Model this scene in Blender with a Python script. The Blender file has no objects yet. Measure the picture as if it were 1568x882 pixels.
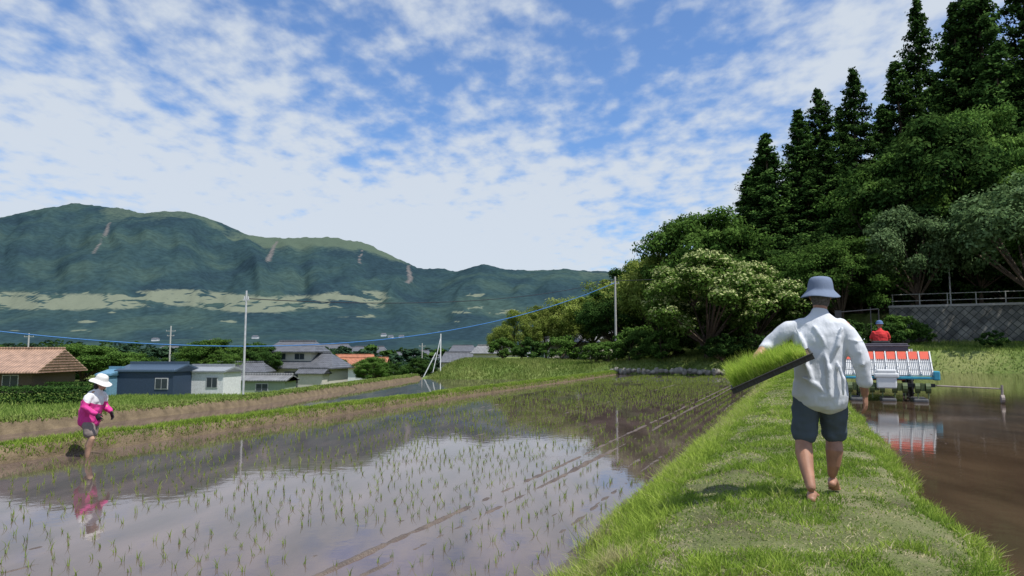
import bpy, math, random, bmesh
import numpy as np
from mathutils import Vector, Matrix
random.seed(5)
rng=np.random.default_rng(7)
S=bpy.context.scene
col=S.collection
# ------------------------------------------------------------ noise helpers
def vnoise(x,y,seed=0):
    x=np.asarray(x,float);y=np.asarray(y,float)
    xi=np.floor(x).astype(np.int64);yi=np.floor(y).astype(np.int64)
    xf=x-xi;yf=y-yi;u=xf*xf*(3-2*xf);v=yf*yf*(3-2*yf)
    def h(a,b):
        n=(a*374761393+b*668265263+seed*1442695)&0x7fffffff
        n=((n^(n>>13))*1274126177)&0x7fffffff
        return ((n^(n>>16))&0xffff)/65535.
    return (h(xi,yi)*(1-u)+h(xi+1,yi)*u)*(1-v)+(h(xi,yi+1)*(1-u)+h(xi+1,yi+1)*u)*v
def fbm(x,y,o=4,seed=0):
    t=0;a=.5;n=0
    for i in range(o):
        t=t+a*vnoise(x*2**i,y*2**i,seed+i*17);n+=a;a*=.5
    return t/n
def sm(t):
    t=np.clip(t,0,1);return t*t*(3-2*t)
# ------------------------------------------------------------ mesh helpers
def obj(name,me,parent=None):
    o=bpy.data.objects.new(name,me);col.objects.link(o)
    if parent: o.parent=parent
    return o
def empty(name,loc=(0,0,0),rz=0):
    e=bpy.data.objects.new(name,None);col.objects.link(e);e.location=loc;e.rotation_euler=(0,0,rz);e.empty_display_size=.2;return e
def mkmesh(name,V,F,mat=None,smooth=False,attrs=None):
    me=bpy.data.meshes.new(name)
    if isinstance(F,np.ndarray):
        V=np.asarray(V,np.float32).reshape(-1,3)
        me.vertices.add(len(V));me.vertices.foreach_set('co',V.ravel())
        k=F.shape[1]
        me.loops.add(F.size);me.loops.foreach_set('vertex_index',F.astype(np.int32).ravel())
        me.polygons.add(len(F));me.polygons.foreach_set('loop_start',np.arange(len(F),dtype=np.int32)*k)
        me.update(calc_edges=True)
    else:
        me.from_pydata([tuple(v) for v in V],[],F);me.update()
    if smooth: me.polygons.foreach_set('use_smooth',np.ones(len(me.polygons),bool))
    if attrs:
        for an,(dom,val) in attrs.items():
            a=me.attributes.new(an,'FLOAT',dom);a.data.foreach_set('value',np.asarray(val,np.float32))
    if mat: me.materials.append(mat)
    return me
def mk(name,V,F,mat=None,smooth=False,parent=None,attrs=None):
    return obj(name,mkmesh(name,V,F,mat,smooth,attrs),parent)
def gridF(nx,ny):
    i=np.arange(nx-1)[None,:]+np.arange(ny-1)[:,None]*nx
    i=i.ravel();return np.stack([i,i+1,i+1+nx,i+nx],1)
# ------------------------------------------------------------ materials
def newmat(name):
    m=bpy.data.materials.new(name);m.use_nodes=True;nt=m.node_tree;nt.nodes.clear()
    out=nt.nodes.new('ShaderNodeOutputMaterial');return m,nt,out
def N(nt,t,**kw):
    n=nt.nodes.new(t)
    for k,v in kw.items():
        if k in n.inputs.keys(): n.inputs[k].default_value=v
        else: setattr(n,k,v)
    return n
def ramp(nt,stops,fac=None):
    r=nt.nodes.new('ShaderNodeValToRGB');e=r.color_ramp.elements
    while len(e)<len(stops): e.new(.5)
    for i,(p,c) in enumerate(stops):
        e[i].position=p;e[i].color=(c[0],c[1],c[2],1) if len(c)==3 else c
    if fac is not None: nt.links.new(fac,r.inputs[0])
    return r
def g3(v): return (v,v,v)
def nmat(name,c1,c2,scale=5,rough=.8,bump=.2,bs=None,detail=5,metal=0,coord='Object',spec=.3,c3=None,dist=.05,stretch=None):
    m,nt,out=newmat(name)
    tc=N(nt,'ShaderNodeTexCoord');src=tc.outputs[coord]
    if stretch:
        mp=N(nt,'ShaderNodeMapping');mp.inputs['Scale'].default_value=stretch;nt.links.new(src,mp.inputs[0]);src=mp.outputs[0]
    n=N(nt,'ShaderNodeTexNoise',Scale=scale,Detail=detail);nt.links.new(src,n.inputs['Vector'])
    st=[(.3,c1),(.7,c2)] if c3 is None else [(.3,c1),(.5,c2),(.7,c3)]
    r=ramp(nt,st,n.outputs[0])
    p=N(nt,'ShaderNodeBsdfPrincipled',Roughness=rough,Metallic=metal);p.inputs['Specular IOR Level'].default_value=spec
    nt.links.new(r.outputs[0],p.inputs['Base Color'])
    if bump:
        n2=N(nt,'ShaderNodeTexNoise',Scale=bs or scale*6,Detail=4);nt.links.new(src,n2.inputs['Vector'])
        b=N(nt,'ShaderNodeBump',Strength=bump,Distance=dist);nt.links.new(n2.outputs[0],b.inputs['Height']);nt.links.new(b.outputs[0],p.inputs['Normal'])
    nt.links.new(p.outputs[0],out.inputs[0]);return m
def plain(name,c,rough=.6,metal=0,v=.15,bump=.05):
    c2=tuple(min(1,x*(1+v)) for x in c);c1=tuple(x*(1-v) for x in c)
    return nmat(name,c1,c2,8,rough,bump,40,metal=metal,dist=.01)
def leafmat(name,stops,trans=.35,nscale=.35,nw=.35):
    m,nt,out=newmat(name)
    a=N(nt,'ShaderNodeAttribute',attribute_name='tint')
    tc=N(nt,'ShaderNodeTexCoord');n=N(nt,'ShaderNodeTexNoise',Scale=nscale,Detail=3);nt.links.new(tc.outputs['Object'],n.inputs['Vector'])
    oi=N(nt,'ShaderNodeObjectInfo')
    s=N(nt,'ShaderNodeMath',operation='SUBTRACT');nt.links.new(n.outputs[0],s.inputs[0]);s.inputs[1].default_value=.5
    ml=N(nt,'ShaderNodeMath',operation='MULTIPLY_ADD');nt.links.new(s.outputs[0],ml.inputs[0]);ml.inputs[1].default_value=nw*2;nt.links.new(a.outputs['Fac'],ml.inputs[2])
    r=ramp(nt,stops,ml.outputs[0])
    hs=N(nt,'ShaderNodeHueSaturation')
    mr=N(nt,'ShaderNodeMapRange');mr.inputs[3].default_value=.8;mr.inputs[4].default_value=1.2;nt.links.new(oi.outputs['Random'],mr.inputs[0]);nt.links.new(mr.outputs[0],hs.inputs['Value'])
    nt.links.new(r.outputs[0],hs.inputs['Color'])
    d=N(nt,'ShaderNodeBsdfDiffuse');t=N(nt,'ShaderNodeBsdfTranslucent');mx=N(nt,'ShaderNodeMixShader',Fac=trans)
    nt.links.new(hs.outputs[0],d.inputs[0]);nt.links.new(hs.outputs[0],t.inputs[0])
    nt.links.new(d.outputs[0],mx.inputs[1]);nt.links.new(t.outputs[0],mx.inputs[2]);nt.links.new(mx.outputs[0],out.inputs[0]);return m
M_grass=leafmat('grass_blades',[(0,(.06,.11,.018)),(.4,(.15,.24,.035)),(.8,(.31,.41,.07)),(.88,(.38,.35,.17)),(1,(.55,.49,.3))],.4,1.1,.2)
M_grass2=leafmat('bank_grass_blades',[(0,(.07,.12,.025)),(.5,(.16,.23,.05)),(1,(.3,.34,.11))],.35,.4,.25)
M_rice=leafmat('rice_blades',[(0,(.18,.25,.04)),(.5,(.3,.4,.07)),(1,(.45,.52,.13))],.45,1,.1)
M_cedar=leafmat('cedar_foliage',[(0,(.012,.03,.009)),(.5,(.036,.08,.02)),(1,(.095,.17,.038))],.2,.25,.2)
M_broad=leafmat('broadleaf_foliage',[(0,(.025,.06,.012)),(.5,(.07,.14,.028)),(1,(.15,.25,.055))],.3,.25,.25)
M_dark=leafmat('dark_foliage',[(0,(.014,.036,.01)),(.5,(.038,.082,.02)),(1,(.085,.15,.036))],.25,.25,.25)
M_yel=leafmat('yellowgreen_foliage',[(0,(.07,.11,.02)),(.5,(.17,.23,.045)),(1,(.32,.36,.1))],.35,.25,.2)
M_grey=leafmat('greygreen_foliage',[(0,(.045,.08,.03)),(.5,(.11,.18,.07)),(1,(.2,.29,.13))],.3,.25,.2)
M_flow=leafmat('blossoming_foliage',[(0,(.03,.065,.012)),(.5,(.09,.16,.03)),(.8,(.15,.22,.05)),(.86,(.36,.43,.15)),(1,(.48,.52,.23))],.3,.3,.1)
M_bark=nmat('bark',(.05,.035,.025),(.12,.09,.065),6,.9,.6,30)
M_soil=nmat('soil',(.1,.075,.045),(.2,.15,.09),3,.95,.6,25)
M_metal=plain('galvanised_metal',(.5,.51,.51),.5,.2)
M_black=plain('black_rubber',(.02,.02,.02),.6)
# ------------------------------------------------------------ terrain layout (metres; left paddy water is z=0)
DIR=np.array([.3746,.9272]);NRM=np.array([.9272,-.3746])   # row direction / across rows
def xA(y): return -8.25+.3547*(y-11.6)
def xB(y): return np.interp(y,[-30,8,20,32,63,90],[-22,-16.5,-14.5,-11.3,-8.3,-6])
def Dn(x,y): return y-(60-.5*(x-8.5))
def ground(x,y):
    x=np.asarray(x,float);y=np.asarray(y,float)
    base=-.3-.037*(np.clip(y,20,120)-20)-9*sm((y-120)/500)
    base=base+(fbm(x*.05,y*.05,3,3)-.5)*.5*sm((y-60)/60)
    pad=sm((x-xB(y)+.2)/.8)*(1-sm((y-56)/4))
    g=base*(1-pad)-1.0*pad
    m=sm((y-56)/16)*sm((x+11)/6)*(1-sm((y-115)/60))
    g=g*(1-m)+m*(1.0+(fbm(x*.12,y*.12,3,9)-.5)*.5)
    D=Dn(x,y)
    B=.75+np.clip((x-8)/22,0,1)*1.2
    w=sm((D+.3)/3.0)*sm((x-3)/6)
    top=B+np.clip((D-3)/9,0,1)*.7*sm((x-8)/10)
    step=2.6*sm((x-27)/3)*sm((D-13.4)/1.0)+3.0*sm((D-8)/14)*(1-sm((x-27)/3))*sm((x-18)/10)
    hill=13*sm((D-14)/45)*sm((x-14)/26)
    hill=hill*(1-sm((D-200)/300))
    far=1-sm((D-250)/350)
    rz=(top+step+hill)+(fbm(x*.3,y*.3,3,5)-.5)*.25
    g=g*(1-w*far)+rz*w*far
    return g
nx,ny=400,360
ux=np.linspace(-6.4,6.4,nx);gx=18*np.sinh(ux)
uy=np.linspace(-2.2,6.5,ny);gy=45+20*np.sinh(uy)
X,Y=np.meshgrid(gx,gy);Z=ground(X,Y)
m,nt,out=newmat('ground_grass')
geo=N(nt,'ShaderNodeNewGeometry')
n1=N(nt,'ShaderNodeTexNoise',Scale=.25,Detail=8);n2=N(nt,'ShaderNodeTexNoise',Scale=6,Detail=6)
nt.links.new(geo.outputs['Position'],n1.inputs['Vector']);nt.links.new(geo.outputs['Position'],n2.inputs['Vector'])
ad=N(nt,'ShaderNodeMath',operation='MULTIPLY_ADD');nt.links.new(n2.outputs[0],ad.inputs[0]);ad.inputs[1].default_value=.5;nt.links.new(n1.outputs[0],ad.inputs[2])
r=ramp(nt,[(.5,(.06,.095,.025)),(.72,(.13,.18,.05)),(.95,(.22,.24,.09))],ad.outputs[0])
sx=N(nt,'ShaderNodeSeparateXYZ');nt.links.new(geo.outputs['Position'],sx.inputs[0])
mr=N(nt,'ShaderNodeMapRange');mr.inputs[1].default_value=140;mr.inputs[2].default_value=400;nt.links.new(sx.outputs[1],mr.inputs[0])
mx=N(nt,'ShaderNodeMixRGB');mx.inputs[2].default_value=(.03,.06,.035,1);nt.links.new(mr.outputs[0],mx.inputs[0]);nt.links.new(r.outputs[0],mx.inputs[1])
p=N(nt,'ShaderNodeBsdfDiffuse');nt.links.new(mx.outputs[0],p.inputs[0])
b=N(nt,'ShaderNodeBump',Strength=.6,Distance=.1);nt.links.new(n2.outputs[0],b.inputs['Height']);nt.links.new(b.outputs[0],p.inputs['Normal'])
nt.links.new(p.outputs[0],out.inputs[0]);M_ground=m
mk('ground',np.stack([X,Y,Z],-1),gridF(nx,ny),M_ground,True)
# ------------------------------------------------------------ mountain
rx=[-6000,-4500,-3700,-3200,-2918,-2732,-2494,-2252,-2120,-1840,-1652,-1500,-1352,-1184,-1017,-850,-719,-536,-313,-163,-15,281,429,650,1160,2000,3500]
rh=[700,720,700,742,755,809,852,824,798,800,741,672,650,652,652,628,568,486,456,502,466,474,468,455,430,380,300]
mxs=np.linspace(-5600,3400,760);mys=np.concatenate([np.linspace(1000,4000,230),np.linspace(4040,5000,14)])
MX,MY=np.meshgrid(mxs,mys)
t=(MY-1150)/(4000-1150);tc_=np.clip(t,0,1)
wx=MX*(1+(1-tc_)*.25)+260*(fbm(MX*.0012,MY*.0009,3,21)-.5)*(1-tc_)
H=np.interp(wx,rx,rh)
prof=.66*tc_**2.0+.34*sm((tc_-.3)/.7)
MZ=-14+(H+14)*prof
ul=MX/MY*4000   # gullies fan down-slope
rid=1-np.abs(2*fbm(ul*.0034+1.2*fbm(MX*.001,MY*.001,2,50),MY*.0006,4,31)-1)*2.2
MZ+=rid*115*sm((tc_-.38)/.35)*(1-tc_**3)*(H/800)
MZ+=(fbm(MX*.01,MY*.006,4,77)-.5)*45*sm((tc_-.3)*3)*(1-.8*tc_)
MZ+=(fbm(MX*.01,MY*.01,4,41)-.5)*22*tc_+(fbm(MX*.06,MY*.06,2,42)-.5)*9*tc_
MZ+=(fbm(MX*.002,MY*.003,3,48)-.5)*60*sm(tc_*5)*(1-sm((tc_-.3)/.2))
MZ=np.where(MY>4000,MZ-(MY-4000)*.55,MZ)
MZ=np.where(MY<1200,MZ-(1200-MY)*.05,MZ)
# grass meadow belt around the foot of the range, broken up by shelter belts
u_=MX/MY;el_=(MZ-1.8)/MY
bc=.072+.004*np.sin(u_*22)+.010*(fbm(u_*9,u_*0,3,8)-.5)
hw_=.008+.010*fbm(u_*7,u_*0+4,3,28)
band=np.exp(-((el_-bc)/hw_)**4)*sm((-.16-u_)/.03)*(MY<3300)
br=fbm(u_*26+el_*60,el_*150,4,18)
lines=np.abs(fbm(u_*13,el_*90,3,55)-.5)
pale=band*(1.0-.9*sm((.026-lines)/.02))*sm((br-.33)/.1)+.75*sm((fbm(u_*20,el_*160,4,38)-.70)/.05)*(el_<.085)*(el_>.03)*(MY<3300)
pale=pale*(.9+.4*(fbm(u_*60,el_*300,3,19)-.5))
scar=np.zeros_like(MX)
for (u0,e0,u1,e1,wd) in [(-.334,.158,-.345,.128,.006),(-.572,.185,-.580,.165,.005),(-.582,.163,-.592,.14,.0035),(-.21,.148,-.217,.125,.003),(-.146,.126,-.145,.098,.006)]:
    tt=np.clip((e0-el_)/(e0-e1),0,1);inside=(el_<e0)&(el_>e1)&(MY<4000)
    scar=np.maximum(scar,np.exp(-((u_-(u0+(u1-u0)*tt)+.008*(fbm(el_*160,u_*0,3,3)-.5))/(wd*(.35+tt*.6)))**2)*inside)
topg=sm((tc_-.88)/.08)*sm((MX+1700)/300)*sm((-500-MX)/200)+.7*sm((tc_-.8)/.15)*sm((fbm(MX*.002,MY*.002,3,5)-.5)/.1)
m,nt,out=newmat('mountain_forest_hazed')
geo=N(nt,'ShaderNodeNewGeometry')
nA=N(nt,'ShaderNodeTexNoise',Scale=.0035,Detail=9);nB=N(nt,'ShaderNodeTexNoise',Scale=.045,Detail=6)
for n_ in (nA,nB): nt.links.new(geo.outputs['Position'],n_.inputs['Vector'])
rf=ramp(nt,[(.38,(.024,.046,.058)),(.5,(.03,.058,.064)),(.64,(.046,.078,.07))],nA.outputs[0])  # forest greens shifted blue-grey: distance haze painted into the albedo, no volume
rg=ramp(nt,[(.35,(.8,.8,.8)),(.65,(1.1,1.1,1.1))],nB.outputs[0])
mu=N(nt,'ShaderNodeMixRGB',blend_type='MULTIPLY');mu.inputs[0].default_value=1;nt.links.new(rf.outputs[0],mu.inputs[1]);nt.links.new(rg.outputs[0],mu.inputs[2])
cur=mu.outputs[0]
for an,cc,lo,hi in [('topg',(.078,.108,.08),.35,.9),('pale',(.15,.17,.125),.3,.65),('scar',(.14,.13,.125),.35,.95)]:
    a=N(nt,'ShaderNodeAttribute',attribute_name=an)
    s_=N(nt,'ShaderNodeMath',operation='MULTIPLY_ADD');nt.links.new(nB.outputs[0],s_.inputs[0]);s_.inputs[1].default_value=.8;nt.links.new(a.outputs['Fac'],s_.inputs[2])
    s2=N(nt,'ShaderNodeMapRange');s2.inputs[1].default_value=lo+.4;s2.inputs[2].default_value=hi+.4;nt.links.new(s_.outputs[0],s2.inputs[0])
    x_=N(nt,'ShaderNodeMixRGB');x_.inputs[2].default_value=(*cc,1);nt.links.new(s2.outputs[0],x_.inputs[0]);nt.links.new(cur,x_.inputs[1]);cur=x_.outputs[0]
p=N(nt,'ShaderNodeBsdfDiffuse');nt.links.new(cur,p.inputs[0])
b=N(nt,'ShaderNodeBump',Strength=.4,Distance=10);nt.links.new(nB.outputs[0],b.inputs['Height']);nt.links.new(b.outputs[0],p.inputs['Normal'])
nt.links.new(p.outputs[0],out.inputs[0])
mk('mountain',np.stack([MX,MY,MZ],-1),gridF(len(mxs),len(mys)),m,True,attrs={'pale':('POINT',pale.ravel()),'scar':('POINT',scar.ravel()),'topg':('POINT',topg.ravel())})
def mz_at(x,y):
    i=min(np.searchsorted(mys,y),len(mys)-1);j=min(np.searchsorted(mxs,x),len(mxs)-1);return MZ[i,j]
# ------------------------------------------------------------ water
def watermat(name,mud1,mud2,rough,bumps,ior):
    m,nt,out=newmat(name)
    geo=N(nt,'ShaderNodeNewGeometry');mp=N(nt,'ShaderNodeMapping');mp.inputs['Rotation'].default_value=(0,0,math.radians(22));mp.inputs['Scale'].default_value=(1,.25,1)
    nt.links.new(geo.outputs['Position'],mp.inputs[0])
    n1=N(nt,'ShaderNodeTexNoise',Scale=1.6,Detail=7);nt.links.new(mp.outputs[0],n1.inputs['Vector'])
    r=ramp(nt,[(.35,mud1),(.65,mud2)],n1.outputs[0])
    p=N(nt,'ShaderNodeBsdfPrincipled',Roughness=rough,IOR=ior);nt.links.new(r.outputs[0],p.inputs['Base Color'])
    n2=N(nt,'ShaderNodeTexNoise',Scale=5,Detail=3);nt.links.new(geo.outputs['Position'],n2.inputs['Vector'])
    b=N(nt,'ShaderNodeBump',Strength=bumps,Distance=.01);nt.links.new(n2.outputs[0],b.inputs['Height']);nt.links.new(b.outputs[0],p.inputs['Normal'])
    nt.links.new(p.outputs[0],out.inputs[0]);return m
M_w1=watermat('paddy_water',(.07,.05,.045),(.14,.1,.09),.03,.08,1.38)
M_w2=watermat('muddy_water',(.05,.032,.02),(.095,.062,.037),.06,.14,1.33)
def st(s,t_): return (NRM[0]*s+DIR[0]*t_,NRM[1]*s+DIR[1]*t_)
a=st(-1.5,-15);b_=st(-1.5,62)
mk('paddy_water',[(xA(-15)-.3,-15,0),(a[0],a[1],0),(b_[0],b_[1],0),(xA(64)-.3,64,0)],[[0,1,2,3]],M_w1)
a=st(.9,-15);b_=st(.9,62)
mk('paddy_water',[(a[0],a[1],.42),(90,-15,.42),(90,25,.42),(b_[0],b_[1],.42)],[[0,1,2,3]],M_w2)
mk('paddy_water',[(xB(-15)-.3,-15,-.5),(xA(-15)-.6,-15,-.5),(xA(62)-.6,62,-.5),(xB(62)-.3,62,-.5)],[[0,1,2,3]],M_w1)
# mud relief poking through the shallow water
ss=np.linspace(-12.0,-1.7,320);tt=3+57*np.linspace(0,1,900)**1.7
SS,TT=np.meshgrid(ss,tt)
mh=-.045+(fbm(SS*1.3,TT*.35,5,4)-.5)*.05+(fbm(SS*9,TT*5,4,14)-.5)*.05
for s0,amp in [(-2.3,.04),(-2.6,.034),(-3.3,.05),(-3.62,.052),(-3.98,.03),(-6.1,.03),(-6.6,.042),(-6.95,.026),(-9.1,.028),(-9.9,.034)]:
    wob=.1*(fbm(TT*.18,TT*0+s0,3,2)-.5)*2+.03*(fbm(TT*2,TT*0+s0,3,12)-.5)
    mh+=amp*np.exp(-((SS-s0-wob)/.06)**2)*(.65+.75*fbm(TT*.5,TT*0+s0*3,3,6))-.02*np.exp(-((SS-s0-wob-.14)/.07)**2)
mh+=.07*np.exp(-((SS+1.85)/.25)**2)-.06*sm((-10.9-SS)/.5)
M_mud=nmat('wet_mud',(.07,.052,.042),(.16,.12,.09),3,.5,.6,40,coord='Object',spec=.5)
mk('mud',np.stack([NRM[0]*SS+DIR[0]*TT,NRM[1]*SS+DIR[1]*TT,mh],-1),gridF(len(ss),len(tt)),M_mud,True)
ss=np.linspace(.95,16,200);tt=3+45*np.linspace(0,1,420)**1.5
SS,TT=np.meshgrid(ss,tt)
mh=.42-.045+(fbm(SS*.9,TT*.3,5,44)-.5)*.07+(fbm(SS*6,TT*3,3,24)-.5)*.03
for s0 in (2.0,2.7,3.4,4.1):
    mh+=.03*np.exp(-((SS-s0)/.06)**2)*(TT<22)*(.3+1.2*fbm(TT*1.1,TT*0+s0*3,3,6))
M_mud2=nmat('wet_brown_mud',(.06,.04,.025),(.12,.085,.055),3,.4,.5,30,spec=.5)
mk('mud',np.stack([NRM[0]*SS+DIR[0]*TT,NRM[1]*SS+DIR[1]*TT,mh],-1),gridF(len(ss),len(tt)),M_mud2,True)
# ------------------------------------------------------------ levees
def levz(s,t_):
    z=np.interp(s,[-2.1,-1.85,-1.55,-1.05,-.6,.3,.8,1.0,1.15,1.4],[-.15,-.02,.2,.5,.6,.62,.58,.47,.38,.1])
    return z+(fbm(s*2,t_*2,4,61)-.5)*.07
ss=np.linspace(-2.1,1.4,90);tt=np.linspace(1,62,700);SS,TT=np.meshgrid(ss,tt)
SSw=SS+.12*(fbm(TT*.5,SS*0,3,71)-.5)*2
lz=levz(SS,TT)
M_lev=nmat('levee_turf',(.09,.085,.04),(.13,.15,.05),1.6,.95,.8,40,coord='Object',c3=(.25,.22,.13))
mk('levee',np.stack([NRM[0]*SSw+DIR[0]*TT,NRM[1]*SSw+DIR[1]*TT,lz],-1),gridF(len(ss),len(tt)),M_lev,True)
def ribbon(name,path,prof,mat,n=260,seed=1,nz=.12):
    P=np.array([path(k) for k in np.linspace(0,1,n)]);T=np.gradient(P,axis=0);T/=np.linalg.norm(T,axis=1)[:,None]
    R=np.stack([T[:,1],-T[:,0]],1);po=np.array([p_[0] for p_ in prof]);pz=np.array([p_[1] for p_ in prof])
    oo=np.linspace(po[0],po[-1],60);zz=np.interp(oo,po,pz)
    O,K=np.meshgrid(oo,np.arange(n));
    Xr=P[:,0][K]+R[:,0][K]*O;Yr=P[:,1][K]+R[:,1][K]*O
    Zr=zz[None,:]+(fbm(Xr*1.5,Yr*1.5,4,seed)-.5)*nz
    mk(name,np.stack([Xr,Yr,Zr],-1),gridF(60,n),mat,True)
    return P,R,oo,zz,nz
pathA=lambda k:(xA(-12+76*k),-12+76*k)
PA=ribbon('levee',pathA,[(-1.6,-.7),(-1.15,.0),(-.9,.2),(-.3,.26),(-.14,.2),(-.04,-.03),(.04,-.25),(.3,-.5)],M_soil,seed=2,nz=.08)
pathB=lambda k:(float(xB(-12+76*k)),-12+76*k)
PB=ribbon('levee',pathB,[(-1.6,-.7),(-1.2,-.2),(-.5,-.15),(-.1,-.2),(.12,-.5),(.3,-.7)],M_soil,seed=3)
# ------------------------------------------------------------ grass
def blades(name,P,Hh,W,lean,mat,tint,parent=None):
    n=len(P);a=rng.uniform(0,2*math.pi,n);b=rng.uniform(0,2*math.pi,n)
    d=np.stack([np.cos(a),np.sin(a),a*0],1)*W[:,None]/2
    L=np.stack([np.cos(b),np.sin(b),b*0],1)*(lean*Hh)[:,None]
    up=np.zeros((n,3));up[:,2]=Hh*np.sqrt(np.clip(1-.5*lean**2,.1,1))
    V=np.stack([P-d,P+d,P+up*.55+L*.3-d*.8,P+up*.55+L*.3+d*.8,P+up+L-d*.12,P+up+L+d*.12],1)
    i=(np.arange(n)*6)[:,None]
    F=np.concatenate([i+np.array([[0,1,3,2]]),i+np.array([[2,3,5,4]])],0)
    return mk(name,V.reshape(-1,3),F,mat,parent=parent,attrs={'tint':('FACE',np.concatenate([tint,tint]))})
n=250000
tt=3.0+52*rng.uniform(0,1,n)**2.5;s_=rng.uniform(-1.95,1.15,n)
sw=s_+.12*(fbm(tt*.5,tt*0,3,71)-.5)*2
edge=sm((-s_-.9)/.35)+.6*sm((s_-.8)/.2)
worn=sm((fbm(s_*1.8,tt*1.4,5,91)-.43)/.13)*(1-np.clip(edge,0,1))
dist=tt
ec=fbm(s_*2.2,tt*2.2,2,35)
Hh=(.024+.045*rng.random(n)+edge*(.02+.16*rng.random(n)*ec))*(1-.5*worn)*(1+.01*dist)
clump=fbm(s_*5,tt*5,3,33);clump2=fbm(s_*1.7,tt*1.7,3,133);Hh*=(.15+1.6*clump)*(.6+.8*clump2)
W=(.0045+.005*rng.random(n))*(1+.09*np.maximum(dist-4,0))
lean=rng.uniform(.25,1.1,n)
tint=np.clip(.34+.25*rng.random(n)+.25*edge+(clump-.5)*.7+(clump2-.5)*.5,0,.82)
straw=(rng.random(n)<(.06+.45*worn));tint[straw]=rng.uniform(.86,1,straw.sum());lean[straw]=rng.uniform(1,1.4,straw.sum())
keep=rng.random(n)>worn*.45
P=np.stack([NRM[0]*sw+DIR[0]*tt,NRM[1]*sw+DIR[1]*tt,levz(s_,tt)-.005],1)
blades('grass',P[keep],Hh[keep],W[keep],lean[keep],M_grass,tint[keep])
def ribgrass(name,R_,n,lo,hi,h0,h1,w0,mat,t0=0,seed=2):
    Pp,Rr,oo,zz,nz=R_;k=rng.uniform(.12,1,n)**1.2*(len(Pp)-1);k0=k.astype(int).clip(0,len(Pp)-2);f=(k-k0)[:,None]
    c=Pp[k0]*(1-f)+Pp[k0+1]*f;o=rng.uniform(lo,hi,n)
    x=c[:,0]+Rr[k0,0]*o;y=c[:,1]+Rr[k0,1]*o
    z=np.interp(o,oo,zz)+(fbm(x*1.5,y*1.5,4,seed)-.5)*nz
    cl=fbm(x*2,y*2,3,5)
    Hh=rng.uniform(h0,h1,n)*(.3+1.4*cl);W=w0*(1+y.clip(0,80)*.03)
    tint=np.clip(.3+.4*rng.random(n)+(cl-.5)*.6+t0,0,.85)
    blades(name,np.stack([x,y,z-.01],1),Hh,W,rng.uniform(.3,1.0,n),mat,tint)
ribgrass('grass',PA,110000,-1.2,-.07,.04,.12,.012,M_grass,.08)
ribgrass('grass',PB,36000,-1.6,-.05,.06,.14,.03,M_grass2,.1,3)
def fieldgrass(name,n,xr,yr,cond,h,w,mat,t0=0):
    x=rng.uniform(*xr,n);y=rng.uniform(*yr,n);k=cond(x,y);x=x[k];y=y[k];z=ground(x,y);cl=fbm(x*.5,y*.5,3,15)
    m_=len(x);blades(name,np.stack([x,y,z-.02],1),h*(.4+rng.random(m_))*(.5+cl),np.full(m_,w),rng.uniform(.1,.8,m_),mat,np.clip(.25+.4*rng.random(m_)+(cl-.5)*.9+t0,0,1))
fieldgrass('grass',80000,(-12,22),(55,84),lambda x,y:(Dn(x,y)>-.1)|((y>57)&(x<6)),.26,.05,M_grass2,.15)
fieldgrass('grass',60000,(18,50),(38,66),lambda x,y:(Dn(x,y)>.2)&(Dn(x,y)<12),.2,.045,M_grass2,0)
fieldgrass('grass',70000,(-45,-8),(14,62),lambda x,y:(x<xB(y)-1.2),.2,.04,M_grass2,-.05)
# ------------------------------------------------------------ rice seedlings
rows=np.arange(-11.8,-2.1,.3);ts=np.arange(3,60,.2)
RS,RT=np.meshgrid(rows,ts);RS=RS.ravel()+rng.normal(0,.018,RS.size);RT=RT.ravel()+rng.normal(0,.03,RT.size)
gap=fbm(RS*.8,RT*.5,3,12);kp=(gap>.34)&(rng.random(RS.size)>.18)
px=NRM[0]*RS+DIR[0]*RT;py=NRM[1]*RS+DIR[1]*RT;kp&=(px>xA(py)+.3)&(Dn(px,py)<-.3)
px=px[kp];py=py[kp];k5=5
px=np.repeat(px,k5)+rng.normal(0,.009,px.size*k5);py=np.repeat(py,k5)+rng.normal(0,.009,py.size*k5)
n=len(px);hs=rng.uniform(.04,.11,n)
blades('rice_seedlings',np.stack([px,py,np.full(n,-.01)],1),hs,.005+.00035*py.clip(0,60),rng.uniform(.05,.8,n),M_rice,rng.random(n)*.8)
# ------------------------------------------------------------ trees
def leafquads(C,Nn,size,tint):
    n=len(C);Nn=Nn/np.linalg.norm(Nn,axis=1)[:,None]
    rr=rng.normal(size=(n,3));U=np.cross(Nn,rr);U/=np.linalg.norm(U,axis=1)[:,None]+1e-9;Vv=np.cross(Nn,U)
    s=size[:,None]
    V=np.stack([C-U*s,C-Vv*s*.55,C+U*s,C+Vv*s*.55],1).reshape(-1,3)
    F=np.arange(n*4).reshape(-1,4);return V,F,tint
def cyl(B,p0,p1,r0,r1,k=7):
    p0=np.array(p0,float);p1=np.array(p1,float);d=p1-p0;d=d/np.linalg.norm(d);a=np.cross(d,[.31,.95,.1]);a/=np.linalg.norm(a);b=np.cross(d,a)
    i0=len(B[0])
    for p_,r_ in ((p0,r0),(p1,r1)):
        for j in range(k):
            an=2*math.pi*j/k;B[0].append(tuple(p_+(a*math.cos(an)+b*math.sin(an))*r_))
    for j in range(k): B[1].append([i0+j,i0+(j+1)%k,i0+k+(j+1)%k,i0+k+j])
    B[1].append([i0+j for j in range(k)][::-1]);B[1].append([i0+k+j for j in range(k)])
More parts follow.
